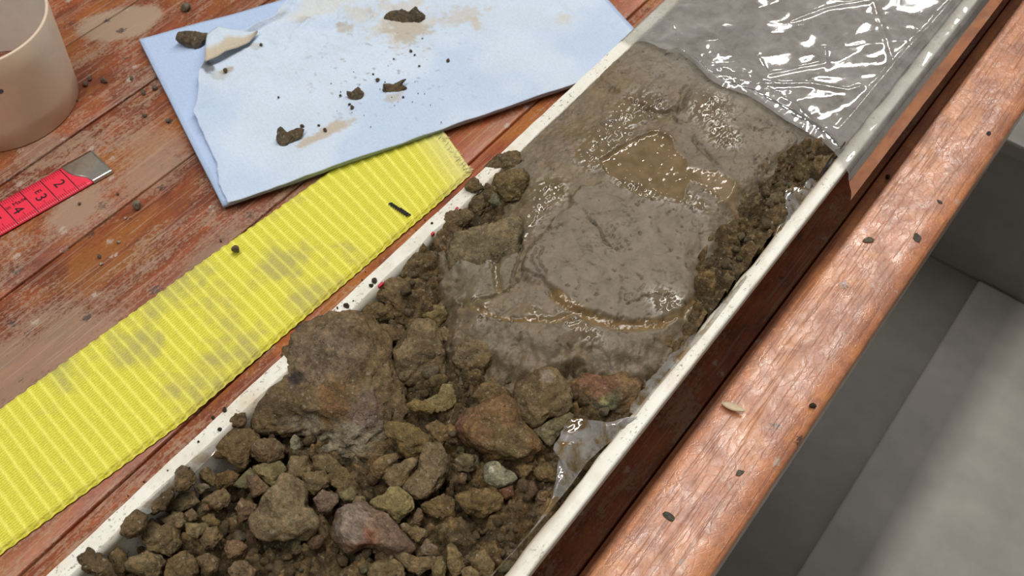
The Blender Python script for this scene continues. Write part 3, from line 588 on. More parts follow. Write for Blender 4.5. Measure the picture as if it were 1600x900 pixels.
def cr(ox, oy, pts, s=4.0): return [(ox + x / s, oy + y / s) for x, y in pts]
BR, GB, YG, RD, TL, PU, OL, DK = (.150, .105, .056), (.190, .150, .098), (.215, .180, .088), (.165, .092, .058), (.165, .165, .135), (.175, .122, .098), (.165, .135, .070), (.105, .075, .042)
A5 = (340, 600); A6 = (640, 600); A7 = (100, 675); A8 = (480, 675); A2 = (400, 400); A3 = (680, 400); B8 = (640, 200)
big = [
 # polygon, z, colour, crumb, depth, sub, label
 ([(388, 655), (393, 625), (418, 598), (450, 583), (454, 558), (478, 528), (528, 505), (558, 510), (584, 528), (600, 558), (612, 600), (626, 640), (617, 680), (602, 700), (582, 714), (555, 712), (520, 706), (490, 692), (478, 674), (440, 676), (405, 675)], 4.55, (.172, .128, .078), 1.0, .55, 6, 'largest muddy clod, crumbly and brown, leaning on the rim beside the yellow strap'),
 ([(385, 810), (400, 790), (404, 775), (432, 760), (438, 750), (455, 750), (470, 760), (478, 775), (483, 792), (495, 792), (508, 812), (507, 826), (495, 834), (478, 840), (445, 851), (420, 849), (395, 836), (390, 825)], 5.0, (.205, .165, .112), .45, .75, 5, 'big smooth grey-brown stone, palest of the large stones near the front'),
 (cr(*A8, [(120, 640), (150, 570), (190, 480), (260, 465), (330, 460), (400, 480), (460, 510), (530, 560), (580, 620), (650, 690), (670, 730), (600, 760), (520, 770), (430, 745), (340, 740), (280, 755), (200, 720), (150, 690)]), 4.95, (.195, .135, .112), .6, .7, 5, 'long purplish stone with a rusty red spot'),
 (cr(*A6, [(300, 270), (340, 210), (400, 170), (520, 120), (600, 100), (640, 130), (680, 190), (720, 260), (770, 330), (815, 400), (775, 440), (770, 480), (690, 495), (600, 480), (520, 470), (430, 440), (330, 400), (305, 340)]), 5.0, (.178, .112, .060), .65, .75, 5, 'big angular reddish-brown block in the middle of the gravel'),
 ([(803, 624), (812, 602), (830, 590), (850, 580), (865, 582), (880, 597), (892, 607), (897, 625), (892, 644), (865, 650), (847, 661), (835, 665), (820, 657), (805, 642)], 5.1, (.180, .138, .085), .6, .75, 5, 'rounded brown stone sitting behind the angular reddish block'),
 ([(900, 600), (920, 590), (943, 588), (970, 583), (1000, 592), (1008, 606), (1000, 625), (977, 652), (932, 662), (915, 655), (907, 637), (897, 614)], 4.8, (.165, .108, .062), 1.0, .6, 5, 'crumbly reddish clod with a green patch against the inner wall'),
 (cr(*A2, [(820, 600), (880, 540), (950, 470), (1000, 420), (1100, 430), (1140, 520), (1170, 600), (1170, 740), (1040, 770), (920, 790), (880, 720), (870, 650)]), 5.05, (.178, .138, .088), .6, .75, 5, 'tall angular brown stone between the largest clod and the mud'),
 (cr(*A2, [(1240, 640), (1270, 540), (1330, 490), (1400, 500), (1470, 550), (1490, 610), (1440, 680), (1350, 710), (1260, 680)]), 5.2, (.185, .145, .095), .6, .7, 5, 'pale brown lump touching the front edge of the mud slab'),
 (cr(*A2, [(750, 230), (830, 160), (940, 160), (990, 230), (1050, 270), (1040, 340), (980, 380), (960, 400), (880, 390), (840, 330), (780, 290)]), 4.95, (.155, .115, .068), .9, .65, 5, 'brown crumbly clod under the far rim beside the olive mud'),
 (cr(*A2, [(860, 130), (900, 60), (960, 0), (1080, -10), (1160, 60), (1170, 130), (1080, 160), (960, 140)]), 4.9, (.140, .104, .058), 1.1, .6, 5, 'dark knobbly clod wedged against the rim near a red ink mark'),
 (cr(*A2, [(615, 370), (650, 310), (760, 300), (830, 340), (850, 390), (760, 410), (700, 440), (640, 400)]), 4.8, (.155, .120, .062), .9, .65, 4, 'small olive crumbly lump just behind the largest clod'),
 (cr(*A2, [(740, 510), (790, 440), (900, 440), (945, 490), (940, 530), (860, 550), (800, 570)]), 4.9, (.150, .105, .062), .8, .7, 4, 'brown lump between the largest clod and the tall angular stone'),
 (cr(*A2, [(1040, 370), (1080, 320), (1180, 310), (1200, 360), (1150, 430), (1080, 430)]), 4.95, (.180, .145, .070), .7, .7, 4, 'yellowish lump above the tall angular brown stone'),
 (cr(*A2, [(770, 720), (800, 670), (860, 665), (885, 720), (850, 760), (790, 760)]), 4.9, BR, .8, .7, 4, 'small brown lump wedged left of the tall angular stone'),
 (cr(*A2, [(800, 800), (830, 770), (890, 770), (905, 820), (860, 850), (810, 840)]), 4.85, (.15, .10, .06), .8, .7, 4, 'small brown lump below the tall angular stone'),
 (cr(*A2, [(1140, 470), (1180, 440), (1250, 490), (1250, 540), (1200, 550), (1160, 520)]), 4.95, GB, .6, .6, 4, 'grey chip beside the pale lump at the mud edge'),
 (cr(*A5, [(1290, 100), (1385, 70), (1395, 10), (1460, 15), (1480, 120), (1420, 170), (1350, 160), (1250, 150)]), 4.95, (.235, .200, .105), .8, .65, 4, 'pale greenish-yellow crumbly stone behind the angular reddish block'),
 (cr(*A5, [(1180, 130), (1240, 100), (1310, 120), (1370, 150), (1330, 185), (1240, 170)]), 4.9, (.20, .15, .065), .8, .6, 4, 'ochre crumb lump beside the pale greenish stone'),
 ([(731, 588), (742, 581), (752, 587), (748, 599), (735, 598)], 4.95, (.22, .20, .115), .4, .7, 4, 'small round pale green pebble below the pale lump at the mud edge'),
 (cr(*A6, [(400, 80), (450, 20), (520, -35), (590, 20), (620, 70), (560, 110), (480, 130)]), 4.95, (.160, .115, .060), .8, .7, 4, 'brown block directly behind the angular reddish block'),
 (cr(*A6, [(770, 290), (830, 260), (900, 220), (980, 190), (1010, 210), (1000, 250), (950, 310), (900, 375), (880, 390), (840, 370), (800, 330)]), 4.85, (.190, .175, .118), .4, .6, 4, 'grey-green striped stone beside the torn film'),
 (cr(*A8, [(1110, 240), (1130, 200), (1190, 185), (1230, 220), (1290, 260), (1305, 290), (1270, 320), (1190, 340), (1120, 310)]), 5.0, (.205, .205, .165), .2, .75, 4, 'smooth teal-grey pebble with a white fleck'),
 (cr(*A8, [(410, 440), (430, 420), (490, 390), (520, 355), (560, 350), (610, 390), (640, 420), (655, 470), (610, 510), (555, 560), (520, 540), (470, 500), (430, 480)]), 5.05, (.240, .205, .108), .5, .8, 5, 'yellow-green angular block beside the long purplish stone'),
 (cr(*A8, [(600, 360), (630, 300), (690, 230), (715, 150), (740, 95), (790, 85), (830, 95), (850, 150), (880, 190), (870, 250), (840, 310), (800, 370), (750, 420), (690, 430), (630, 390)]), 5.1, (.190, .148, .098), .6, .85, 5, 'long upright grey-brown stone leaning beside the yellow-green block'),
 (cr(*A8, [(480, 290), (510, 230), (570, 190), (640, 170), (690, 190), (650, 250), (610, 320), (570, 360), (520, 340)]), 5.0, (.185, .145, .092), .7, .8, 4, 'rough brown stone against the side of the long upright stone'),
 (cr(*A8, [(405, 220), (440, 160), (500, 135), (560, 125), (580, 160), (540, 200), (490, 250), (460, 280), (420, 270)]), 5.0, (.20, .145, .082), .5, .7, 4, 'tan wedge-shaped stone at the foot of the largest clod'),
 (cr(*A5, [(1050, 270), (1100, 245), (1200, 265), (1260, 290), (1310, 330), (1320, 390), (1270, 430), (1240, 480), (1180, 470), (1130, 430), (1120, 350), (1060, 340)]), 4.95, (.175, .130, .062), .7, .75, 4, 'ochre-brown block between the largest clod and the long upright stone'),
 (cr(*A5, [(1310, 270), (1370, 230), (1430, 270), (1440, 330), (1390, 380), (1330, 340)]), 4.8, BR, .8, .7, 4, 'brown lump left of the angular reddish block'),
 (cr(*A5, [(205, 410), (230, 370), (290, 335), (360, 340), (410, 400), (400, 460), (340, 500), (260, 490), (215, 450)]), 4.85, (.178, .132, .086), .6, .85, 4, 'oval brown stone at the near side of the largest clod'),
 (cr(*A5, [(-30, 400), (0, 330), (30, 290), (150, 275), (200, 310), (240, 340), (235, 380), (190, 420), (190, 470), (150, 510), (100, 500), (50, 470), (0, 460)]), 4.6, (.150, .104, .056), 1.0, .75, 5, 'knobbly brown clod by the end of the dirty film at the rim'),
 (cr(*A5, [(80, 230), (110, 190), (170, 180), (190, 230), (150, 270), (90, 265)]), 4.8, DK, .9, .8, 4, 'dark crumb clod tucked between the rim and the largest clod'),
 (cr(*A5, [(230, 520), (300, 500), (380, 490), (430, 530), (410, 580), (350, 650), (290, 600), (230, 560)]), 4.6, (.190, .165, .088), .4, .7, 4, 'olive-green wedge stone below the oval brown stone'),
 (cr(*A5, [(190, 580), (250, 570), (320, 650), (300, 680), (210, 710), (190, 640)]), 4.7, (.160, .112, .072), .5, .7, 4, 'small reddish-brown angular stone behind the big smooth stone'),
 (cr(*A5, [(100, 630), (200, 530), (225, 570), (190, 640), (180, 655)]), 4.5, (.160, .155, .095), .4, .6, 4, 'narrow green sliver of stone by the olive-green wedge'),
 (cr(*A5, [(430, 560), (460, 460), (560, 460), (580, 540), (540, 600), (500, 610), (440, 590)]), 4.75, (.178, .140, .088), .5, .8, 4, 'brown cube-like stone right behind the big smooth stone'),
 (cr(*A5, [(455, 350), (480, 320), (510, 340), (515, 400), (480, 440), (455, 400)]), 4.8, (.215, .20, .165), .4, .7, 4, 'small pale grey pebble wedged under the largest clod'),
 (cr(*A5, [(590, 450), (690, 450), (800, 530), (820, 610), (760, 650), (690, 610), (690, 560), (600, 520)]), 4.75, (.170, .135, .076), .7, .7, 4, 'olive-brown lump hanging below the pale front of the largest clod'),
 (cr(*A5, [(530, 560), (660, 545), (690, 590), (680, 640), (600, 690), (540, 650)]), 4.75, (.165, .128, .076), .7, .7, 4, 'brown lump touching the top of the big smooth stone'),
 (cr(*A5, [(600, 720), (660, 670), (740, 690), (755, 740), (690, 800), (640, 790)]), 4.9, (.170, .125, .100), .4, .7, 4, 'purplish rounded stone between the big smooth stone and the long purplish stone'),
 (cr(*A5, [(760, 680), (830, 650), (880, 680), (860, 730), (790, 740)]), 4.85, (.180, .155, .090), .4, .7, 4, 'small olive pebble behind the long purplish stone'),
 (cr(*A5, [(845, 740), (870, 700), (915, 710), (920, 760), (880, 775)]), 4.9, GB, .5, .7, 4, 'grey crumb resting on top of the long purplish stone'),
 (cr(*A7, [(385, 820), (410, 770), (520, 745), (600, 770), (630, 820), (600, 880), (560, 920), (470, 905), (400, 860)]), 4.5, (.178, .140, .086), .5, .8, 5, 'rounded tan stone at the front, second in from the rim'),
 (cr(*A7, [(640, 860), (660, 800), (760, 750), (830, 800), (830, 860), (780, 930), (650, 925)]), 4.5, (.160, .118, .066), .8, .8, 4, 'rough brown stone at the very front, third in from the rim'),
 (cr(*A7, [(490, 620), (500, 570), (560, 550), (610, 590), (660, 560), (700, 620), (720, 700), (660, 760), (580, 740), (500, 690)]), 4.6, (.170, .132, .078), .9, .85, 5, 'two-lobed knobbly stone with a grey cheek'),
 (cr(*A7, [(350, 640), (380, 540), (450, 500), (520, 520), (505, 590), (480, 640), (400, 680)]), 4.4, (.130, .090, .050), .6, .8, 4, 'dark brown smooth stone under the end of the dirty film'),
 (cr(*A7, [(640, 490), (680, 420), (750, 370), (820, 370), (850, 440), (790, 470), (720, 500)]), 4.5, (.168, .135, .086), .5, .75, 4, 'long grey-brown stone lying in front of the dirty film'),
 (cr(*A7, [(580, 540), (680, 500), (740, 510), (760, 560), (720, 600), (640, 590)]), 4.6, (.175, .138, .084), .5, .8, 4, 'small rounded tan stone above the two-lobed knobbly stone'),
 (cr(*A7, [(760, 570), (880, 570), (900, 590), (840, 670), (770, 640)]), 4.65, (.195, .165, .098), .3, .7, 4, 'pale olive flat-topped stone right of the two-lobed stone'),
 (cr(*A7, [(860, 670), (890, 600), (960, 600), (990, 660), (940, 740), (880, 720)]), 4.6, (.145, .108, .066), .7, .85, 4, 'round dark brown stone below the pale olive flat-topped stone'),
 (cr(*A7, [(870, 430), (940, 370), (1000, 350), (1030, 400), (1020, 460), (950, 475)]), 4.65, (.172, .128, .078), .5, .75, 4, 'brown pebble between the long grey-brown stone and the big smooth stone'),
 (cr(*A7, [(830, 250), (860, 220), (910, 220), (945, 280), (930, 340), (850, 290)]), 4.5, (.165, .130, .070), .4, .7, 4, 'small tan stone beside the knobbly clod at the rim'),
 (cr(*A7, [(805, 340), (850, 320), (900, 330), (910, 350), (860, 382), (820, 370)]), 4.65, (.215, .19, .142), .3, .7, 4, 'small pale grey flat pebble behind the long grey-brown stone'),
 (cr(*A7, [(950, 310), (960, 270), (1030, 240), (1090, 270), (1050, 330), (970, 350)]), 4.55, (.160, .108, .052), .8, .7, 4, 'orange-brown lump in front of the knobbly clod at the rim'),
 (cr(*A7, [(1010, 730), (1030, 690), (1090, 680), (1140, 720), (1110, 770), (1040, 790)]), 4.75, (.150, .100, .064), .7, .8, 4, 'reddish-brown lump at the foot of the big smooth stone'),
 (cr(*A7, [(1030, 850), (1060, 800), (1150, 810), (1210, 860), (1200, 935), (1060, 935)]), 4.6, (.170, .126, .086), .5, .75, 4, 'flat brown stone at the front below the big smooth stone'),
 (cr(*A7, [(835, 790), (900, 750), (960, 800), (960, 880), (900, 915), (860, 865)]), 4.55, (.165, .118, .072), .5, .8, 4, 'brown angular stone at the front, fourth in from the rim'),
 (cr(*A7, [(95, 790), (160, 735), (230, 770), (300, 840), (310, 900), (220, 910), (120, 850)]), 4.2, (.120, .085, .050), .7, .8, 5, 'dark brown stone nearest the rim at the front'),
 (cr(*A7, [(690, 330), (690, 250), (740, 220), (800, 240), (825, 300), (780, 355), (720, 370)]), 4.35, (.125, .090, .050), .7, .8, 4, 'dark crumbly stone leaning on the dirty film at the rim'),
 (cr(*A7, [(270, 750), (330, 720), (395, 760), (375, 890), (320, 890)]), 4.3, (.158, .118, .064), .6, .8, 4, 'tan stone between the dark front stone and the rounded tan stone'),
 (cr(*A7, [(760, 510), (800, 480), (850, 530), (820, 560), (780, 565)]), 4.6, GB, .5, .8, 4, 'small grey-brown stone above the pale olive flat-topped stone'),
 (cr(*A7, [(860, 540), (900, 500), (980, 560), (960, 590), (900, 585)]), 4.6, (.170, .128, .058), .5, .7, 4, 'small ochre stone lying next to the pale olive flat-topped stone'),
 (cr(*A7, [(1080, 480), (1110, 410), (1170, 420), (1200, 455), (1170, 530), (1100, 565)]), 4.75, (.150, .100, .066), .5, .8, 4, 'reddish stone leaning on the back of the big smooth stone'),
 (cr(*A7, [(870, 460), (900, 440), (910, 490), (870, 500)]), 4.65, (.18, .12, .08), .4, .8, 3, 'tiny pinkish pebble beside the long grey-brown stone'),
 (cr(*A7, [(530, 480), (600, 400), (670, 350), (690, 400), (640, 480), (560, 520)]), 4.1, (.105, .074, .040), 1.0, .7, 4, 'dark crumbling clod half hidden under the dirty film'),
 (cr(*A8, [(370, 850), (440, 800), (540, 795), (600, 860), (620, 925), (400, 935)]), 4.75, (.190, .150, .090), .5, .75, 4, 'smooth tan stone at the front below the long purplish stone'),
 (cr(*A8, [(560, 780), (620, 760), (680, 790), (790, 780), (780, 840), (700, 890), (640, 870)]), 4.75, (.175, .130, .080), .8, .7, 4, 'crumbly brown stone right of the smooth tan front stone'),
 (cr(*A8, [(860, 690), (900, 690), (970, 770), (980, 850), (920, 900), (880, 840)]), 4.75, (.182, .140, .080), .5, .75, 4, 'upright oval brown stone at the front near the white wall'),
 (cr(*A8, [(1005, 800), (1050, 745), (1110, 745), (1160, 820), (1150, 895), (1060, 895)]), 4.75, (.182, .138, .080), .5, .8, 4, 'egg-shaped brown stone at the front, nearest the white wall'),
 (cr(*A8, [(965, 870), (1020, 840), (1080, 890), (1060, 945), (960, 935)]), 4.8, (.192, .152, .090), .4, .8, 4, 'rounded tan pebble at the front edge below the egg-shaped stone'),
 (cr(*A8, [(780, 860), (810, 780), (850, 770), (865, 850), (850, 920), (790, 910)]), 4.7, OL, .5, .75, 4, 'olive stone standing next to the upright oval brown stone'),
 (cr(*A8, [(635, 630), (680, 590), (740, 600), (750, 650), (700, 690), (650, 670)]), 4.8, (.170, .130, .078), .5, .8, 4, 'round brown pebble beyond the tip of the long purplish stone'),
 (cr(*A8, [(575, 580), (600, 560), (660, 600), (640, 640), (590, 620)]), 4.8, GB, .5, .7, 4, 'grey-brown chip above the tip of the long purplish stone'),
 (cr(*A8, [(708, 725), (750, 670), (810, 710), (800, 765), (720, 765)]), 4.85, (.200, .158, .122), .6, .8, 4, 'pinkish-grey pebble in front of the round brown pebble'),
 (cr(*A8, [(665, 530), (690, 480), (720, 480), (732, 540), (700, 582), (670, 570)]), 4.85, (.165, .115, .080), .3, .85, 4, 'small smooth red-brown oval pebble below the long upright stone'),
 (cr(*A8, [(720, 460), (800, 420), (850, 395), (910, 430), (910, 530), (850, 550), (760, 500)]), 4.75, (.155, .112, .058), 1.1, .65, 5, 'crumbly brown lump in front of the long upright stone'),
 (cr(*A8, [(920, 400), (1010, 370), (1130, 360), (1220, 400), (1190, 480), (1110, 520), (1000, 500)]), 4.8, (.175, .125, .062), 1.0, .6, 5, 'broad ochre crumbly clod below the teal-grey pebble'),
 (cr(*A8, [(1300, 220), (1340, 205), (1415, 210), (1420, 240), (1360, 290), (1310, 260)]), 4.85, (.165, .112, .056), .5, .7, 4, 'orange-brown flat stone right of the teal-grey pebble'),
 (cr(*A8, [(1425, 230), (1500, 200), (1560, 240), (1540, 310), (1460, 300), (1430, 270)]), 4.75, (.160, .118, .062), .8, .7, 4, 'brown lump partly covered by the torn film'),
 (cr(*A8, [(1200, 360), (1280, 340), (1290, 390), (1235, 425), (1205, 400)]), 4.8, (.170, .082, .050), .5, .7, 4, 'brick-red pebble just below the teal-grey pebble'),
 (cr(*A8, [(930, 180), (980, 135), (1060, 150), (1080, 220), (1010, 265), (950, 240)]), 4.7, (.150, .128, .080), .6, .7, 4, 'dull olive stone left of the teal-grey pebble'),
 (cr(*A8, [(940, 280), (965, 250), (995, 270), (990, 330), (950, 320)]), 4.7, (.16, .11, .07), .6, .8, 3, 'small reddish crumb below the dull olive stone'),
 (cr(*A8, [(1420, 390), (1460, 360), (1520, 390), (1500, 450), (1440, 460)]), 4.75, (.165, .118, .082), .6, .7, 4, 'brown lump beside the torn film, below the flat orange-brown stone'),
 (cr(*B8, [(560, 400), (540, 330), (590, 290), (700, 268), (740, 310), (742, 400), (690, 440), (590, 462), (570, 425)]), 5.75, (.170, .130, .068), .9, .7, 5, 'knobbly ochre-brown rock on the rim edge of the mud, dark gap below it'),
 (cr(*B8, [(460, 290), (470, 240), (560, 180), (660, 150), (690, 200), (660, 260), (560, 300), (500, 320)]), 5.55, (.150, .115, .070), 1.1, .6, 5, 'broken brown crust between the ochre rock and the white rim'),
 (cr(*B8, [(350, 360), (400, 310), (450, 350), (480, 385), (400, 400), (360, 392)]), 5.85, (.125, .092, .050), .9, .7, 4, 'small dark clod lying on the white rim beside the strap end'),
 (cr(*B8, [(480, 420), (520, 380), (560, 440), (580, 490), (520, 500), (485, 460)]), 5.5, (.150, .150, .110), .4, .7, 4, 'small grey-green stone below the ochre rock at the rim'),
 (cr(*B8, [(360, 470), (400, 420), (470, 410), (490, 480), (440, 540), (390, 540)]), 5.3, (.130, .098, .058), 1.1, .7, 4, 'dark crumb clod by the rim, in front of the grey-green stone'),
 (cr(*B8, [(190, 620), (240, 540), (350, 510), (390, 560), (330, 620), (300, 680), (210, 690)]), 5.0, (.150, .112, .068), 1.1, .7, 5, 'brown crumbling clod beneath the rim between two red ink marks'),
 (cr(*B8, [(230, 740), (300, 680), (420, 690), (400, 770), (300, 800), (240, 800)]), 5.0, (.140, .104, .060), 1.1, .7, 5, 'brown crumbling clod next to the olive corner of the mud'),
 ([(1180, 318), (1196, 308), (1218, 302), (1224, 315), (1214, 332), (1200, 334), (1186, 322)], 5.55, (.165, .135, .085), .9, .7, 4, 'brown lump beside the far scrap of film at the shaded wall'),
 ([(1254, 250), (1262, 243), (1276, 247), (1273, 262), (1262, 270), (1255, 262)], 5.5, (.175, .150, .100), .6, .7, 4, 'pale brown lump at the far corner by the film edge'),
 ([(1218, 262), (1226, 257), (1238, 258), (1240, 264), (1232, 270), (1222, 267)], 5.6, (.23, .135, .055), .5, .7, 4, 'orange pebble in the far crumbly margin of the mud'),
 ([(1165, 390), (1176, 380), (1192, 386), (1190, 396), (1176, 402)], 5.3, (.215, .165, .075), .7, .7, 4, 'ochre lump in the crumbly margin between mud and wall'),
 ([(1138, 405), (1150, 395), (1168, 396), (1176, 410), (1160, 424), (1142, 420)], 5.3, (.160, .130, .078), .9, .7, 4, 'brown clod in the crumbly margin below the ochre lump'),
 (cr(*A3, [(400, 490), (480, 440), (600, 420), (720, 430), (800, 445), (870, 510), (885, 600), (760, 650), (680, 672), (600, 650), (520, 600), (430, 560)]), 5.25, (.250, .200, .165), .5, .5, 5, 'pale pinkish-grey lump at the front lip of the mud, with a rusty ring'),
 ([(697, 396), (720, 372), (760, 352), (803, 346), (814, 366), (806, 400), (800, 438), (785, 455), (745, 468), (712, 462), (704, 430)], 5.5, (.180, .152, .104), .7, .40, 5, 'flat olive-grey block of mud split from the smooth slab by a crack'),
 ([(1120, 432), (1130, 422), (1145, 425), (1146, 440), (1136, 452), (1124, 446)], 5.2, (.150, .120, .072), .8, .7, 4, 'lowest brown clod in the crumbly margin beside the mud'),
]
used = []
PATCH = {0: [(500, 545, 1.6, (.185, .135, .090)), (530, 672, 1.5, (.30, .26, .19)), (480, 660, .8, (.25, .21, .15)), (520, 625, .9, (.17, .10, .045)), (575, 640, .7, (.19, .135, .11)), (420, 630, .8, (.135, .095, .05)), (462, 588, .3, (.05, .04, .035))],
         2: [(565, 838, .5, (.19, .06, .035)), (545, 805, .9, (.24, .19, .16))], 3: [(690, 650, .8, (.20, .105, .07)), (800, 690, .7, (.175, .125, .06)), (790, 740, .7, (.17, .13, .06))],
         5: [(945, 620, .55, (.135, .14, .085)), (935, 600, .7, (.19, .095, .058)), (945, 622, .2, (.30, .27, .12))], 4: [(855, 588, .28, (.24, .20, .15))], 21: [(767, 735, .12, (.6, .58, .5))], len(big) - 3: [(840, 543, .16, (.20, .06, .04)), (875, 537, .10, (.04, .03, .03)), (863, 528, .12, (.30, .22, .06))]}
for k, (poly, zc, colr, crumb, dep, sub, lab) in enumerate(big):
    rock(poly, zc, tuple(np.array(colr) * (.98, .92, .79)), lab, seed=11 + k * 3, patches=PATCH.get(k), sub=max(sub, 5) if len(poly) > 5 else sub, depth=dep, crumb=crumb, cut=(0.68, 0.95) if crumb < 0.7 else (0.78, 1.0),
         name='clod' if crumb >= .9 else 'stone', cat='clod' if crumb >= .9 else 'stone', group='stones and clods in the half pipe')
    used.append(np.array(poly))

# small crumbs of the same kind, copies sharing a few meshes
random.seed(5)
variants = []
d, fc = ico(3)
for k in range(14):
    r = np.random.RandomState(300 + k); s = r.uniform(0.72, 1.15, 3); fr = facet(d, 500 + k, 11, 0.62, 0.95)
    p = d * fr[:, None] * s; p = p * (1 + 0.10 * fbm(d * 3 + k, 3, 2) + 0.05 * fbm(d * 9 + k, 2, 4))[:, None]
    me = mesh_np('crumb', p * CM, fc); me.materials.append(M_STONE); variants.append(me)
def crumb(name, p, size, color, label, cat, group, k):
    o = link(name, variants[k % len(variants)], None, None, tuple((np.asarray(p) + (0, 0, ZT)) * CM), label=label, cat=cat, group=group, color=color)
    o.scale = (size, size * random.uniform(.7, 1.0), size * random.uniform(.6, .9)); o.rotation_euler = (random.uniform(-3, 3), random.uniform(-3, 3), random.uniform(-3, 3)); return o
PAL = [(.150, .108, .060), (.170, .130, .078), (.135, .095, .052), (.165, .145, .080), (.155, .098, .060), (.185, .150, .100), (.175, .125, .060)]
zone = P2([(110, 905), (235, 790), (330, 690), (395, 640), (540, 500), (620, 420), (690, 385), (705, 500), (760, 545), (860, 575), (900, 570), (960, 590), (1000, 590), (985, 640), (930, 660), (870, 720), (850, 800), (780, 905)], 5.0)
zone2 = P2([(1120, 460), (1125, 410), (1150, 350), (1185, 305), (1215, 270), (1262, 240), (1290, 243), (1225, 340), (1180, 405), (1140, 450)], 5.3)
cnt = 0; tries = 0
usedp = [np.array([P(*q, 4.9)[:2] for q in u]) for u in used]
while cnt < 285 and tries < 9000:
    tries += 1
    zn = zone2 if cnt % 5 == 0 else zone
    c = np.array([random.uniform(zn[:, 0].min(), zn[:, 0].max()), random.uniform(zn[:, 1].min(), zn[:, 1].max())])
    if sdpoly(c[None], zn)[0] < 0.08 or not (XC - 4.75 < c[0] < XC + 4.75): continue
    s = random.choice([0.1, 0.13, 0.13, 0.17, 0.2, 0.26, 0.32]) * random.uniform(.85, 1.15) * (0.75 if zn is zone2 else 1.0)
    if min(-sdpoly(c[None], u)[0] if sdpoly(c[None], u)[0] > 0 else 1.0 for u in usedp) < -0.12 and s < .25: continue
    crumb('pebble', (c[0], c[1], bed_z(*c) + s * 0.45), s, random.choice(PAL), 'small brown crumb of sediment lying loose among the stones in the half pipe', 'pebble', 'loose crumbs in the half pipe', cnt)
    cnt += 1
# crumbs spilled on the white rim
RL = {0: 'largest dark crumb on the white rim, beside the brown clod under it', 2: 'dark crumb on the white rim just behind the largest clod', 5: 'dark crumb on the inner lip of the rim touching the largest clod', 7: 'round black speck on the white rim level with the black stitches', 9: 'dark crumb on the rim, farthest out of the group in front of the largest clod', 11: 'dark crumb on the inner lip of the rim in front of the largest clod', 12: 'lone black speck on the rim near the front film scrap'}
for k, (px, py, s) in enumerate([(585, 438, .2), (580, 446, .14), (541, 478, .17), (527, 481, .08), (522, 494, .1), (533, 497, .13), (490, 517, .08), (675, 349, .1), (664, 344, .06), (351, 640, .15), (333, 653, .12), (343, 671, .15), (225, 753, .07), (296, 731, .07), (650, 360, .05), (1177, 384, .07), (552, 470, .06), (566, 438, .07), (600, 450, .06), (571, 425, .05), (310, 690, .07), (262, 735, .05), (200, 775, .06), (370, 655, .06)]):
    crumb('crumb', P(px, py, ZR + s * .3), s * .75, (.085, .066, .042), RL.get(k, 'tiny dark speck of dried mud lying on the white rim'), 'crumb', 'specks on the white rim', k)
# crumbs on the table
TL = ['larger grey crumb nearly touching the foot of the beige ring', 'small grey crumb just behind the one at the foot of the beige ring', 'grey crumb on the planks, second out from the beige ring towards the towel', 'lone grey crumb midway between the beige ring and the towel corner',
      'grey-brown crumb lying on the plank seam nearest the ring side of the towel', 'grey-brown crumb tucked close to the long blue edge of the towel', 'grey crumb on the planks behind the metal end of the red tape', 'dark crumb close to the towel edge, level with the tape numerals',
      'dark oval crumb in the open planks below the red tape', 'small crumb on the tan dust patch beside the red tape', 'biggest brown crumb, at the top of the planks beyond the towel corner', 'tiny crumb close to the shaded side of the beige ring',
      'tiny crumb on the planks between the red tape and the first white grain', 'small crumb at the plank seam beside the pebble-bearing part of the strap', 'tiny crumb between the beige ring and the dark plank stain']
for k, (px, py, s) in enumerate([(133, 131, .2), (140, 123, .15), (162, 126, .2), (205, 122, .13), (224, 144, .16), (242, 137, .18), (226, 180, .14), (262, 188, .14), (155, 400, .12), (124, 318, .08), (290, 11, .3), (120, 157, .1), (184, 303, .09), (345, 376, .08), (100, 180, .08)]):
    crumb('crumb', P(px, py, s * .5), s, (.23, .19, .15), TL[k], 'crumb', 'crumbs on the table planks', k)
crumb('pebble', P(213, 321, .2), .24, (.30, .27, .22), 'pale grey pebble on the planks just below the seam near the red tape', 'pebble', None, 3)
for k, (px, py) in enumerate([(196, 341), (203, 340), (185, 378), (158, 412)]):
    crumb('crumb', P(px, py, .05), .09 if k != 1 else .05, (.75, .70, .60), ['white grain next to the seam, larger of a close pair', 'smallest white grain, partner of the larger one by the seam', 'lone white grain midway between the seam and the strap', 'white grain lying lowest on the planks, beside a dark crumb'][k], 'crumb', 'white grains on the planks', k)
crumb('pebble', P(368, 389, .5), .27, (.17, .13, .09), 'brown pebble sitting alone on the yellow strap', 'pebble', None, 6)
crumb('crumb', P(1270, 634, .1), .16, (.06, .05, .04), 'black crumb stuck at the outer edge of the lit edge rail', 'crumb', None, 2)
crumb('crumb', P(1387, 276, .1), .15, (.03, .022, .016), 'black crumb at the shadow line by the edge rail seam', 'crumb', None, 5)
for k, (px, py, s, c) in enumerate([(1045, 807, .30, (.13, .13, .12)), (1156, 738, .24, (.22, .21, .19)), (1433, 371, .3, (.14, .13, .12)), (1468, 315, .16, (.16, .15, .15)), (1357, 375, .3, (.24, .20, .15)), (1545, 208, .2, (.08, .07, .07))]):
    o = crumb('dirt_fleck', P(px, py, .05), s, c, ['dark grey leaf-shaped fleck low on the edge rail', 'pale grey fleck on the edge rail between the splinter and the dark leaf-shaped fleck', 'grey fleck on the edge rail close to its outer edge, beside the paler tan one', 'small grey fleck on the edge rail past the middle, near its outer edge', 'tan-grey fleck in the middle of the edge rail', 'dark fleck farthest along the edge rail'][k], 'dirt', 'flecks on the edge rail', k); o.rotation_euler = (0, 0, k); o.scale = (s, s * .6, s * .15)
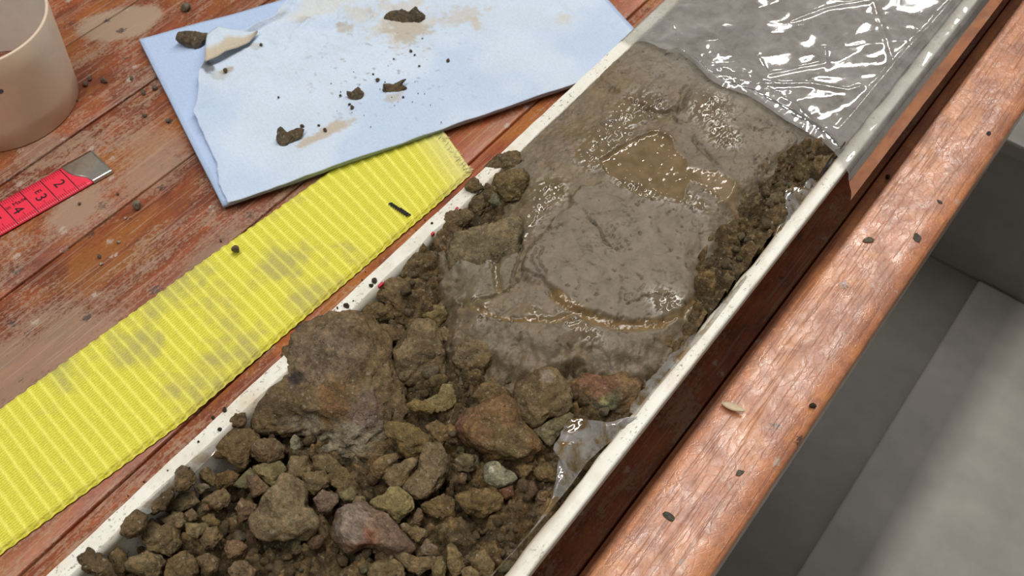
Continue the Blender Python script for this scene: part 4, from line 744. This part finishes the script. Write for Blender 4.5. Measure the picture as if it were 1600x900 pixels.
# splinter on the rail
a, b = P(1127, 631, .1), P(1162, 646, .1); dv = (b - a) / np.linalg.norm(b - a); nv = np.array([-dv[1], dv[0], 0]); t = np.linspace(0, 1, 9); w_ = 0.16 * np.sin(np.pi * np.clip(t * .95 + .04, 0, 1)) ** .7
top = np.concatenate([np.stack([a + dv * np.linalg.norm(b - a) * k + nv * w_[i] * s + np.array([0, 0, 0.10 + 0.12 * k]) for s in (-1, 0, 1)]) for i, k in enumerate(t)]); bot = top - [0, 0, .07]
v, f = sheet(top, bot, 9, 3); put('wood_splinter', v, f[:, ::-1], M_SPLINT, label='pale pointed wood splinter lying on the lit edge rail', cat='splinter')

# ------------------------------------------------------------------ films
def film_loft(name, rows_a, rows_b, n, m, amp, freq, mat, label, bulge=0.0, jag=0.0, seed=0, rip=0.0):
    A = resample(rows_a, n); B = resample(rows_b, n); t = np.linspace(0, 1, m)[None, :, None]
    if jag: B = B + (B - A) * (jag * perlin(np.c_[np.arange(n) * .25, np.zeros(n), np.full(n, seed)], 3))[:, None]
    G = A[:, None] * (1 - t) + B[:, None] * t; G[:, :, 2] += bulge * np.sin(np.pi * t[:, :, 0])
    p = G.reshape(-1, 3); p[:, 2] += amp * n2(p[:, :2] + seed, freq, 4, seed) + amp * 0.5 * ridge(p[:, :2] + seed, freq * 1.6, 2, seed)
    if rip: p[:, 2] += rip * np.sin(np.repeat(np.linspace(0, 40, n), m)) * np.tile(np.linspace(0, 1, m), n)
    return put(name, p, grid_faces(n, m), mat, label=label, cat='plastic film')
fa = [P(x, y, ZR - .12) for x, y in ((997, 655), (975, 676), (945, 697), (918, 722), (893, 757), (866, 790), (835, 826), (800, 864), (770, 900), (740, 930))]
fb = [P(x, y, z) for x, y, z in ((992, 651, 5.7), (962, 658, 5.8), (930, 657, 6.0), (888, 656, 6.1), (863, 702, 6.1), (874, 716, 5.9), (868, 752, 5.7), (858, 785, 5.5), (832, 832, 5.3), (790, 876, 5.2), (765, 900, 5.2), (735, 930, 5.2))]
film_loft('plastic_film', fa, fb, 140, 26, 0.07, 1.2, M_SCRAP, 'torn brown-stained clear film curling over the near inner wall beside the stones', 0.10, 0.06, 4, 0.05)
fa = [P(x, y, ZR - .1) for x, y in ((1306, 249), (1290, 272), (1268, 300), (1245, 335), (1225, 362), (1200, 395), (1175, 425), (1150, 455))]
fb = [P(x, y, z) for x, y, z in ((1288, 240, 5.75), (1272, 264, 5.7), (1254, 292, 5.7), (1228, 296, 5.8), (1221, 335, 5.7), (1206, 380, 5.6), (1172, 425, 5.55), (1148, 454, 5.5))]
film_loft('plastic_film', fa, fb, 90, 16, 0.05, 1.4, M_SCRAP, 'narrow stained film scrap clinging to the wall at the far corner of the mud', 0.05, 0.05, 9)
fa = [P(x, y, ZR + .08) for x, y in ((334, 694), (303, 716), (275, 740), (248, 764), (221, 788), (197, 808))]
fb = [P(x, y, z) for x, y, z in ((340, 704, 5.6), (316, 728, 5.45), (288, 754, 5.35), (264, 778, 5.35), (236, 802, 5.4), (203, 815, 5.6))]
film_loft('plastic_film', fa, fb, 70, 14, 0.04, 1.2, M_SCRAP, 'brownish film scrap with a pale lip folded down inside the rim near the strap', -0.05, 0.05, 15)
fa = [P(x, y, ZR + .06) for x, y in ((1168, 432), (1140, 470), (1108, 512), (1072, 552), (1036, 594), (1004, 634), (992, 650))]
fb = [P(x, y, z) for x, y, z in ((1160, 430, 5.5), (1128, 468, 5.5), (1092, 510, 5.5), (1054, 550, 5.45), (1018, 590, 5.45), (988, 630, 5.5), (984, 646, 5.6))]
film_loft('plastic_film', fa, fb, 120, 10, 0.03, 1.5, M_SCRAP, 'thin muddy strip of film stuck along the inner wall beside the front of the mud', 0.04, 0.25, 21)
# the big clear sheet drawn over the far half of the core
prof = np.array([(-17.80, 4.7), (-17.78, 5.1), (-17.74, 5.55), (-17.6, 5.80), (-17.1, 5.80), (-16.6, 5.90), (-14.5, 6.06), (-12, 6.10), (-9.6, 6.04), (-8.0, 5.92), (-7.2, 5.85), (-6.8, 5.82), (-6.3, 5.80), (-6.1, 5.6), (-5.95, 5.1), (-5.85, 4.3), (-5.75, 3.4)])
m = 240; pr = resample(prof, m)
fe = P3([(985, 62), (1000, 62), (1012, 68), (1026, 75), (1042, 82), (1050, 81), (1058, 79), (1068, 85), (1080, 95), (1092, 108), (1107, 122), (1125, 132), (1150, 138), (1165, 145), (1200, 168), (1230, 188), (1260, 205), (1285, 222), (1305, 236), (1316, 246), (1322, 256)], 6.0)
yf = np.interp(pr[:, 0], fe[:, 0], fe[:, 1]); yf[pr[:, 0] > fe[-1, 0]] = fe[-1, 1]; yf += 0.04 * np.array([perlin(np.array([[x * 2.0, 0.3, 0.1]]))[0] for x in pr[:, 0]])
hang = smooth(5.5, 3.4, pr[:, 1]) * (pr[:, 0] > XC); yf += hang * 0.9
tv = np.r_[np.linspace(0, 1, 250) ** 1.15 * 0.42, np.linspace(0.43, 1, 30)]; n = len(tv)
G = np.zeros((n, m, 3)); G[:, :, 0] = pr[:, 0]; G[:, :, 2] = pr[:, 1]
G[:, :, 1] = yf[None] + tv[:, None] * (91 - yf[None]); p = G.reshape(-1, 3); xy = p[:, :2].copy()
inside = smooth(-17.4, -16.2, p[:, 0]) * smooth(-6.3, -7.4, p[:, 0])
front = np.repeat(smooth(0.04, 0.0, tv), m)
wr = 0.09 * n2(xy, 0.3, 2, 201) + 0.05 * ridge(xy, 0.25, 2, 203) + 0.016 * ridge(xy + 5, 0.8, 1, 204)
rot = np.array([[math.cos(.9), -math.sin(.9)], [math.sin(.9), math.cos(.9)]]); xr = xy @ rot; wr += 0.04 * ridge(xr * [0.25, 1.2], 0.5, 1, 207)
p[:, 2] += inside * (wr + 0.03) + (1 - inside) * 0.03 * n2(xy, 1.2, 2, 209)
for pl, h, wd in (([(1315, 195), (1350, 155), (1400, 95), (1460, 30), (1500, -15)], 0.16, 0.10), ([(1185, 133), (1260, 132), (1330, 140), (1345, 135)], 0.16, 0.09), ([(1042, 20), (1055, 60)], 0.12, 0.10), ([(1235, 35), (1290, 15), (1360, 2)], 0.12, 0.08),
                  ([(1180, 88), (1200, 118), (1250, 108), (1290, 100), (1288, 75)], 0.10, 0.10), ([(1365, 5), (1385, 60), (1400, 110)], 0.08, 0.08), ([(1110, 122), (1170, 132), (1240, 165), (1300, 215)], 0.14, 0.14)):
    dl = dline(xy, P2(pl, 6.1)); p[:, 2] += inside * h * 0.65 * np.exp(-np.abs(dl / wd) ** 1.3)
p[:, 2] += front * inside * (0.03 + 0.05 * n2(xy, 1.5, 2, 222))
big_film = put('plastic_film', p, grid_faces(n, m), M_FILM, origin=(XC, 45, 5.8), label='wide crinkled clear film drawn over the far end of the core and both rims', cat='plastic film')

ha = resample([P(x, y, 6.18) for x, y in ((1040, 82), (1062, 82), (1080, 95), (1107, 122), (1128, 135), (1165, 147), (1200, 169), (1230, 189), (1260, 206), (1285, 222), (1303, 236))], 120)
hb = resample([P(x, y, 6.22) for x, y in ((1044, 80), (1066, 80), (1086, 91), (1116, 114), (1140, 126), (1182, 140), (1222, 160), (1256, 180), (1284, 198), (1304, 216), (1316, 232))], 120)
t = np.linspace(0, 1, 12)[None, :, None]; G = ha[:, None] * (1 - t) + hb[:, None] * t; G[:, :, 2] += 0.14 * np.sin(np.pi * t[:, :, 0]); q = G.reshape(-1, 3); q[:, 2] += 0.05 * n2(q[:, :2], 1.3, 3, 231)
put('folded_hem', q, grid_faces(120, 12), M_HEM, parent=big_film, label='whitish doubled front edge of the film')

# ------------------------------------------------------------------ blue paper towel
TB = P(357, 318, 0.55); E1 = np.array([0.41864, 0.90815, 0]); E2 = np.array([-0.90815, 0.41864, 0]); TL_, TW = 22.6, 12.5
def tz(s, t): # resting height of the folded towel
    xy = np.c_[s, t]; return 0.42 + 0.10 * n2(xy, 0.12, 2, 301) + 0.10 * smooth(4, 0, t) + 0.05 * n2(xy, 0.4, 2, 302)
def tpos(s, t, z): return TB[None] * [1, 1, 0] + s[:, None] * E1 + t[:, None] * E2 + np.c_[np.zeros(len(s)), np.zeros(len(s)), z]
def tst(px, py, z=0.6):
    d_ = P(px, py, z) - TB; return np.array([d_ @ E1, d_ @ E2])
towel = empty('paper_towel', (TB + E1 * 11 + E2 * 6) * [1, 1, 0], 'folded pale blue paper towel with mud smears lying across the strap end', 'paper towel')
BLUE, WHITE = np.array([.45, .57, .80]), np.array([.59, .69, .82])
n, m = 90, 60; S, T = np.meshgrid(np.linspace(-.25, TL_ + .25, n), np.linspace(0.15, TW, m), indexing='ij'); S, T = S.ravel(), T.ravel(); z = tz(S, T) - 0.06
lc = np.tile(BLUE, (n * m, 1)) * (1 + 0.04 * n2(np.c_[S, T], .5, 3, 303))[:, None]
v, f = sheet(tpos(S, T, z), tpos(S, T, z - 0.26 + 0.02 * np.sin(S)), n, m)
put('lower_fold', v, f[:, ::-1], M_PAPER, parent=towel, origin=towel['_o'], attrs={'Col': np.vstack([lc, lc])}, label='darker blue lower layer of the towel')
lt = [0, 1.37, 2.4, 4.2, 6.06, 6.6, 7.6, 8.5, 9.45, 10.2, 10.63, 11.0, 11.6, 12.16, 12.6]; ls = [0.0, .02, .32, .40, .43, .85, 1.2, 1.54, 2.3, 3.6, 5.25, 6.44, 7.1, 7.67, 8.2]
n, m = 320, 190; a = np.linspace(0, 1, n); tt = np.linspace(0, TW - .02, m)
sl = np.interp(tt, lt, ls) + 0.05 * np.array([perlin(np.array([[t * 1.7, 1.3, .2]]))[0] for t in tt])
S = sl[None] + a[:, None] * (TL_ - sl[None]); T = np.repeat(tt[None], n, 0); S, T = S.ravel(), T.ravel(); st = np.c_[S, T]
dz = tz(S, T) + 0.05
rough_zone = np.exp(-(((S - 9) / 5) ** 2 + ((T - 9.5) / 3.5) ** 2)); lip = np.tile(smooth(0.05, 0.0, a)[:, None], (1, m)).ravel() * smooth(3, 7, T)
dz += 0.06 * n2(st, 0.5, 3, 310) + rough_zone * (0.17 * ridge(st, 0.55, 4, 311) + 0.06 * n2(st, 1.2, 3, 312)) + lip * 0.28
dz += 0.10 * np.exp(-((S - 20.5 + 0.12 * (T - 6)) / .25) ** 2) * smooth(3, 6, T)
dz += np.tile(smooth(0.02, 0.0, a)[:, None], (1, m)).ravel() * 0.03
pc = tst(338, 105); hole = np.exp(-(((S - pc[0]) / .75) ** 2 + ((T - pc[1]) / 1.0) ** 2)); dz -= hole * 0.12
uc = WHITE * (1 + 0.05 * n2(st, .35, 3, 320))[:, None]; uc = uc + (smooth(-.1, .5, n2(st, .2, 3, 321)) * .5)[:, None] * (BLUE - uc)
def stain(px, py, rx, ry, c, k, seed, rot=0.0):  # tints for mud stains, and for the painted shade of the flap pocket
    global uc
    q = st - tst(px, py); q = q @ np.array([[math.cos(rot), -math.sin(rot)], [math.sin(rot), math.cos(rot)]])
    e = np.hypot(q[:, 0] / rx, q[:, 1] / ry) + .45 * n2(st, 1.1, 4, seed) + .40 * n2(st, 3.0, 3, seed + 1); uc = uc + (smooth(1.0, .45, e) * k)[:, None] * (np.array(c) - uc)
TAN, PALE = (.47, .42, .34), (.60, .59, .56)
stain(628, 32, 2.0, 2.2, PALE, .9, 330); stain(632, 45, 1.3, 1.4, TAN, .8, 331); stain(720, 22, 1.8, .8, (.55, .50, .42), .6, 332); stain(745, 35, .4, .7, (.55, .47, .36), .6, 333)
stain(540, 42, .5, .7, TAN, .7, 334); stain(475, 28, .6, .5, TAN, .6, 335); stain(500, 10, 2.6, .8, (.66, .65, .60), .6, 336); stain(400, 68, .5, .3, TAN, .5, 339); stain(560, 20, .8, .9, (.6, .55, .45), .5, 340)
stain(510, 205, 2.0, .35, (.50, .43, .34), .9, 337, 0.18); stain(882, 25, .7, .5, (.60, .58, .5), .6, 338); stain(615, 150, .5, .4, (.45, .40, .3), .6, 341); stain(345, 112, .6, .5, (.45, .42, .36), .5, 342); stain(325, 103, .45, .55, (.16, .16, .18), .9, 343); stain(352, 106, .4, .2, (.40, .37, .28), .8, 344)  # the near-black dab is shade of the pocket under the flap, painted in
spt = np.exp(-(((S - tst(600, 110)[0]) / 4.5) ** 2 + ((T - tst(600, 110)[1]) / 3.2) ** 2)); uc = uc + (spt * smooth(.78, .86, .5 + .5 * n2(st, 3.2, 3, 345)) * .6)[:, None] * (np.array([.22, .18, .13]) - uc)
v, f = sheet(tpos(S, T, dz), tpos(S, T, dz - 0.035), n, m)
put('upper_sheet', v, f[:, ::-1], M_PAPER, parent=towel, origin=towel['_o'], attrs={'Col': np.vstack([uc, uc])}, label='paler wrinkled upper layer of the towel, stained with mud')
A_ = resample([P(x, y, z) for x, y, z in ((320, 96, .95), (330, 92, 1.0), (340, 87, .9), (352, 79, 1.0), (372, 73, .85), (388, 67, .8), (402, 51, .75))], 30); B_ = resample([P(x, y, z) for x, y, z in ((324, 52, .8), (332, 46, .85), (342, 41, .9), (362, 45, .85), (380, 48, .8), (396, 50, .75), (403, 49, .72))], 30)
t = np.linspace(0, 1, 14)[None, :, None]; G = (A_[:, None] * (1 - t) + B_[:, None] * t); G[:, :, 2] += .16 * np.sin(np.pi * t[:, :, 0]); p = G.reshape(-1, 3); p[:, 2] += .05 * n2(p[:, :2], 1.4, 3, 350)
tq = np.tile(np.linspace(0, 1, 14), 30); fcx = np.array([.60, .70, .82])[None] + (smooth(.55, .25, tq + .25 * n2(p[:, :2], 1.2, 3, 351)))[:, None] * (np.array([.56, .49, .38]) - np.array([.60, .70, .82]))[None]
v, f = sheet(p, p - [0, 0, .035], 30, 14); put('torn_flap', v, f, M_PAPER, parent=towel, origin=towel['_o'], attrs={'Col': np.vstack([fcx, fcx])}, label='torn flap of the towel curled up and stained tan')

MUDC = (.115, .090, .060)
for k, (poly, dep, lab) in enumerate([
    ([(277, 63), (281, 53), (300, 51), (324, 52), (322, 63), (308, 75), (294, 72)], .5, 'dark folded mud lump at the towel corner beside the torn flap'),
    ([(604, 29), (612, 18), (630, 17), (640, 20), (648, 9), (652, 17), (662, 23), (655, 34), (640, 40), (622, 38)], .4, 'largest dark mud smear on the tan stain of the towel'),
    ([(543, 142), (551, 145), (559, 137), (567, 146), (566, 152), (556, 158), (546, 152)], .5, 'small square mud lump in the middle of the towel'),
    ([(600, 145), (602, 132), (615, 131), (634, 124), (626, 133), (635, 137), (622, 147), (612, 149)], .4, 'ragged mud flake on the towel with a pointed end'),
    ([(434, 222), (437, 202), (443, 200), (447, 208), (462, 203), (472, 203), (470, 214), (458, 222), (449, 224), (446, 237)], .4, 'dark mud dab at the end of the brown smear on the towel')]):
    rock(poly, 0.62 + (0.08 if k in (1,) else 0), MUDC if k != 2 else (.12, .09, .055), lab, seed=700 + k, sub=4, depth=dep, crumb=1.1, name='mud_lump', cat='mud', group='mud on the paper towel', cut=(.85, 1.0))
random.seed(12)
tw_spots = [(590, 125, .14), (532, 149, .09), (435, 152, .08), (472, 197, .13), (508, 203, .12), (498, 196, .09), (642, 80, .13), (648, 86, .09), (700, 95, .12), (550, 168, .12), (546, 163, .08), (408, 70, .14), (352, 110, .17), (583, 116, .07), (630, 152, .09), (660, 60, .06), (615, 92, .06), (655, 103, .07)]
for _ in range(22): tw_spots.append((random.gauss(590, 40), random.gauss(135, 35), random.uniform(.025, .045)))
for k, (px, py, s) in enumerate(tw_spots):
    q = tst(px, py); zz = tz(np.array([q[0]]), np.array([q[1]]))[0] + .07
    crumb('crumb', P(px, py, zz + .02 + s * .3), s, (.16, .12, .075), 'tiny brown crumb of mud scattered on the blue paper towel', 'crumb', 'crumbs on the paper towel', k)

# ------------------------------------------------------------------ yellow webbing strap
n, m = 640, 210; U, W = np.meshgrid(np.linspace(0, 1, n), np.linspace(0, 1, m), indexing='ij'); U, W = U.ravel(), W.ravel()
yb = -3 + U * 31.0
skew = (1 - W) * 1.3 * smooth(0.75, 1.0, U) - 0.9 * (W - .5); y = yb + skew
lx = np.interp(yb, [-3, 2, 6.24, 15.55, 22, 29], [-28.0, -27.75, -27.5, -26.83, -26.24, -25.9]); rx = np.interp(yb, [-3, 2.5, 10.6, 25.4, 29], [-22.95, -22.72, -21.62, -21.05, -21.0])
lx = lx + .018 * np.sin(yb * 2 * math.pi / .485) ; rx = rx + .018 * np.sin(yb * 2 * math.pi / .485)
x = lx + W * (rx - lx); xy = np.c_[x, y]
ph = yb / .485 + 0.06 * n2(xy, .5, 2, 401); saw = ph % 1.0
ribp = np.exp(-((saw - .5) / .15) ** 2); weft = .5 + .5 * np.sin(W * 5.05 / .105 * 2 * math.pi + 2.2 * np.floor(ph * 2))
z = 0.20 + .045 * ribp + .030 * weft * (1 - .75 * ribp) + .03 * n2(xy, .25, 2, 402) - .16 * smooth(.04, 0.0, np.minimum(W, 1 - W)) + .10 * smooth(8, 0, y) * smooth(.6, 1, W) * 0
z += 0.03 * (1 - U) 
sc = np.tile(np.array([.84, .80, .085]), (n * m, 1)); sc = sc * (0.80 + .24 * ribp + .30 * (weft - .5) * (1 - .8 * ribp))[:, None]; sc[:, 2] += .06 * ribp
dirt = smooth(.05, .9, n2(xy, .42, 4, 403) + .25 * n2(xy, 1.8, 3, 404) + .25 * np.exp(-((y - 15.5) / 4) ** 2) - .12 * smooth(8, 2, y)); sc = sc + (dirt * .60 * (1 - .45 * ribp))[:, None] * (np.array([.36, .30, .16]) - sc)
fade = smooth(.93, 1.0, U); sc = sc + (fade * .6)[:, None] * (np.array([.72, .66, .34]) - sc)
v, f = sheet(np.c_[x, y, z], np.c_[x, y, np.full(n * m, .05) + .02 * U], n, m)
strap = put('webbing_strap', v, f[:, ::-1], M_STRAP, origin=(-24.5, 14, 0), attrs={'Col': np.vstack([sc, sc])}, label='dirty bright yellow ribbed webbing strap lying on the table beside the half pipe', cat='strap')
def tubes(segs, r):
    parts = []
    for a, b in segs:
        a, b = np.asarray(a, float), np.asarray(b, float); d_ = (b - a) / np.linalg.norm(b - a); q = np.cross(d_, [0, 0, 1.0]); q /= np.linalg.norm(q); w2 = np.cross(q, d_)
        pts = []
        for p_, rr in ((a, r * .5), (a * .75 + b * .25 + w2 * r * .8, r), (a * .25 + b * .75 + w2 * r * .8, r), (b, r * .5)):
            for k in range(6): an = k * math.pi / 3; pts.append(p_ + rr * (q * math.cos(an) + w2 * math.sin(an)))
        fs = [(i * 6 + k, i * 6 + (k + 1) % 6, i * 6 + 6 + (k + 1) % 6, i * 6 + 6 + k) for i in range(3) for k in range(6)]
        parts.append((np.array(pts), np.array(fs)))
    return join_vf(parts)
a, b = P(610, 319, .30), P(637, 337, .30); sd_ = (b - a) / np.linalg.norm(b - a); pn = np.array([sd_[1], -sd_[0], 0]) ; pn = -pn if pn[1] < 0 else pn
segs = [(a + (b - a) * t - pn * .07 - sd_ * .06, a + (b - a) * t + pn * (.10 + .04 * (t > .4)) + sd_ * .07) for t in np.linspace(0, 1, 9)]
v, f = tubes(segs + [(a, b)], .05); put('stitching', v, f, M_THREAD, parent=strap, label='short row of black stitches')
random.seed(3); segs = []
for k in range(90):
    w_ = random.random(); px, py = 690 + (733 - 690) * w_, 214 + (271 - 214) * w_; p_ = P(px + random.uniform(-6, 0), py + random.uniform(-2, 3), random.uniform(.06, .28)); segs.append((p_, p_ + [random.uniform(-.15, .25), random.uniform(.1, .35), random.uniform(-.05, .08)]))
v, f = tubes(segs, .018); put('frayed_end', v, f, M_FIBRE, parent=strap, kind='stuff', label='frayed pale fibres at the cut end')

# ------------------------------------------------------------------ red tape measure
e0, e1_ = P(95, 260, .15), P(133, 288, .15)                      # first cm line: far and near edge
TD = P(29.5, 298, .15) - P(92, 263.5, .15); TD = np.array([TD[0], TD[1], 0]); TD /= np.linalg.norm(TD)   # away from the end cap
TC = np.array([-TD[1], TD[0], 0]); TC = TC if TC[0] > 0 else -TC
T0 = P(92, 263.5, .15); TWD = abs((P(124, 293, .15) - T0) @ TC); TWD = 1.72
def tp(a, c, z=0.0): return np.array([T0[0], T0[1], 0]) + TD * a + TC * c + np.array([0, 0, z])
tap = empty('tape_measure', tp(3, .8), 'red measuring tape with black numerals and a metal end cap on the planks', 'tape measure')
def tzc(c): return .10 + .05 * math.sin(math.pi * np.clip(c / TWD, 0, 1))
n, m = 40, 12; top = np.array([tp(a, c, tzc(c)) for a in np.linspace(-.75, 9, n) for c in np.linspace(0, TWD, m)]); v, f = sheet(top, top - [0, 0, .05], n, m); put('tape', v, f[:, ::-1] if TD[1] < 0 else f, M_RED, parent=tap)
def bar(a0, a1, c0, c1, lift=.006):
    k = 6; top = np.array([tp(a, c, tzc(c) + lift) for a in (a0, a1) for c in np.linspace(c0, c1, k)]); return sheet(top, top - [0, 0, .008], 2, k)
for k in range(0, 9):
    v, f = bar(k * 1.0 - .022, k * 1.0 + .022, .02, TWD - .03); put('centimetre_line', v, f, M_INK, parent=tap)
parts = []
for k in range(0, 90):
    if k % 10 == 0: continue
    a = k * .1; parts += [bar(a - .011, a + .011, .02, .30 if k % 5 else .42), bar(a - .011, a + .011, TWD - .02 - (.28 if k % 5 else .48), TWD - .02)]
for k in range(1, 5): parts.append(bar(-.1 * k - .011, -.1 * k + .011, TWD - .28, TWD - .02))
v, f = join_vf(parts); put('graduation', v, f, M_TICK, parent=tap, kind='stuff', label='fine millimetre ticks along both edges')
def text(s, a, c, size, name, mat, alongc=True, sx=1.0):
    cu = bpy.data.curves.new('glyph', 'FONT'); cu.body = s; cu.size = size * CM; cu.align_x = 'CENTER'; cu.align_y = 'CENTER'; cu.extrude = 0.00003
    to = bpy.data.objects.new('glyph', cu); COL.objects.link(to); bpy.context.view_layer.update()
    me = bpy.data.meshes.new_from_object(to.evaluated_get(bpy.context.evaluated_depsgraph_get())); bpy.data.objects.remove(to)
    o = link(name, me, mat, tap); o0 = np.array(tap['_o']); pos = tp(a, c, tzc(c) + .012)
    xa, ya = (TC, -TD) if alongc else (-TD, -TC)
    Mx = Matrix(((xa[0] * sx, ya[0], 0, 0), (xa[1] * sx, ya[1], 0, 0), (0, 0, 1, 0), (0, 0, 0, 1))); Mx.translation = Vector(((pos - o0) * CM).tolist()); o.matrix_local = Mx; return o
text('2', .48, .82, .72, 'numeral', M_INK); text('3', 1.5, 1.02, .72, 'numeral', M_INK); text('E', 1.42, .62, .42, 'letter', M_INK)
text('4', 2.62, 1.0, .70, 'numeral', M_INK); text('5', 3.62, .85, .70, 'numeral', M_INK); text('6', 4.6, .85, .70, 'numeral', M_INK)
text('Made', 2.3, .60, .30, 'letter', M_INK, False); text('in', 2.85, .60, .30, 'letter', M_INK, False)
# folded metal end cap with a curved inner edge
cap_pts = [tp(-2.0, 0, 0), tp(-2.0, TWD, 0)]
capw = np.linspace(-.03, TWD + .03, 14); ein = np.interp(capw, [0, .45, .9, 1.3, TWD], [-.12, -.02 - .12, -.30, -.62, -.72]); eout = -1.72
top = np.array([tp(ein[j] + (eout - ein[j]) * t, capw[j], .17 + .04 * math.sin(math.pi * np.clip(capw[j] / TWD, 0, 1)) - (.10 if t > .97 else 0)) for t in (0, .05, .3, .6, .9, .96, 1.0) for j in range(14)])
v, f = sheet(top, top * [1, 1, 0] + [0, 0, .03], 7, 14); put('end_cap', v, f, M_METAL, parent=tap, label='bare metal end cap')

# ------------------------------------------------------------------ beige pipe ring
RC_, RR, RH, RT = np.array([-41.6, 17.1]), 3.62, 5.0, .14
na = 128; an = np.linspace(0, 2 * math.pi, na, endpoint=False)
ring = empty('pipe_ring', (RC_[0], RC_[1], 0), 'short beige plastic pipe ring standing open end up on the table', 'pipe ring')
def revolve(prof):
    prof = np.array(prof); k = len(prof); pts = np.array([(RC_[0] + r * math.cos(t), RC_[1] + r * math.sin(t), z) for t in an for r, z in prof])
    fs = [(i * k + j, ((i + 1) % na) * k + j, ((i + 1) % na) * k + j + 1, i * k + j + 1) for i in range(na) for j in range(k - 1)]
    return pts, np.array(fs)
v, f = revolve([(RR - RT, .02), (RR - .04, 0.01), (RR, .05), (RR, 1.2), (RR, 2.5), (RR, 3.8), (RR, RH - .06), (RR - .02, RH - .01), (RR - .05, RH), (RR - RT + .03, RH), (RR - RT, RH - .03)]); put('outer_wall', v, f, M_RING, parent=ring, origin=ring['_o'])
v, f = revolve([(RR - RT, RH - .03), (RR - RT - .005, 3), (RR - RT - .005, 1.5), (RR - RT, .02)]); put('inner_wall', v, f, M_RINGIN, parent=ring, origin=ring['_o'], label='pale grey inside of the ring')
r_ = ray(1, 143); aq = r_[0] ** 2 + r_[1] ** 2; bq = -2 * (r_[0] * RC_[0] + r_[1] * RC_[1]); cq = RC_ @ RC_ - (RR + .005) ** 2; dq = bq * bq - 4 * aq * cq
if dq > 0:
    t_ = (-bq - math.sqrt(dq)) / (2 * aq); q = CAMP + r_ * t_; th0 = math.atan2(q[1] - RC_[1], q[0] - RC_[0])
    pts = [(RC_[0] + (RR + .006 + .004 * (i == 0)) * math.cos(th0 + dx), RC_[1] + (RR + .006 + .004 * (i == 0)) * math.sin(th0 + dx), q[2] + dz_) for i, (dx, dz_) in enumerate([(0, 0)] + [(.035 * math.cos(a), .13 * math.sin(a)) for a in np.linspace(0, 6.283, 12, endpoint=False)])]
    put('ink_mark', pts, np.array([(0, 1 + k, 1 + (k + 1) % 12) for k in range(12)]), simple('grey_ink', (.10, .11, .15), .6), parent=ring, label='small grey ink mark')

# red ink ticks on the inner lip of the half pipe
rim = bpy.data.objects['half_pipe']
for px, py, l in ((714, 325, .13), (676, 364, .14), (595, 444, .25)):
    c = P(px, py, ZR + .03); v, f = box_vf(c[0] - .05, c[0] + .05, c[1] - l / 2, c[1] + l / 2, ZR - .12, ZR + .035, .02)
    put('ink_tick', v, f, M_REDMARK, parent=rim, label='red ink mark on the lip')

for o in list(bpy.data.objects):
    if '_o' in o: del o['_o']
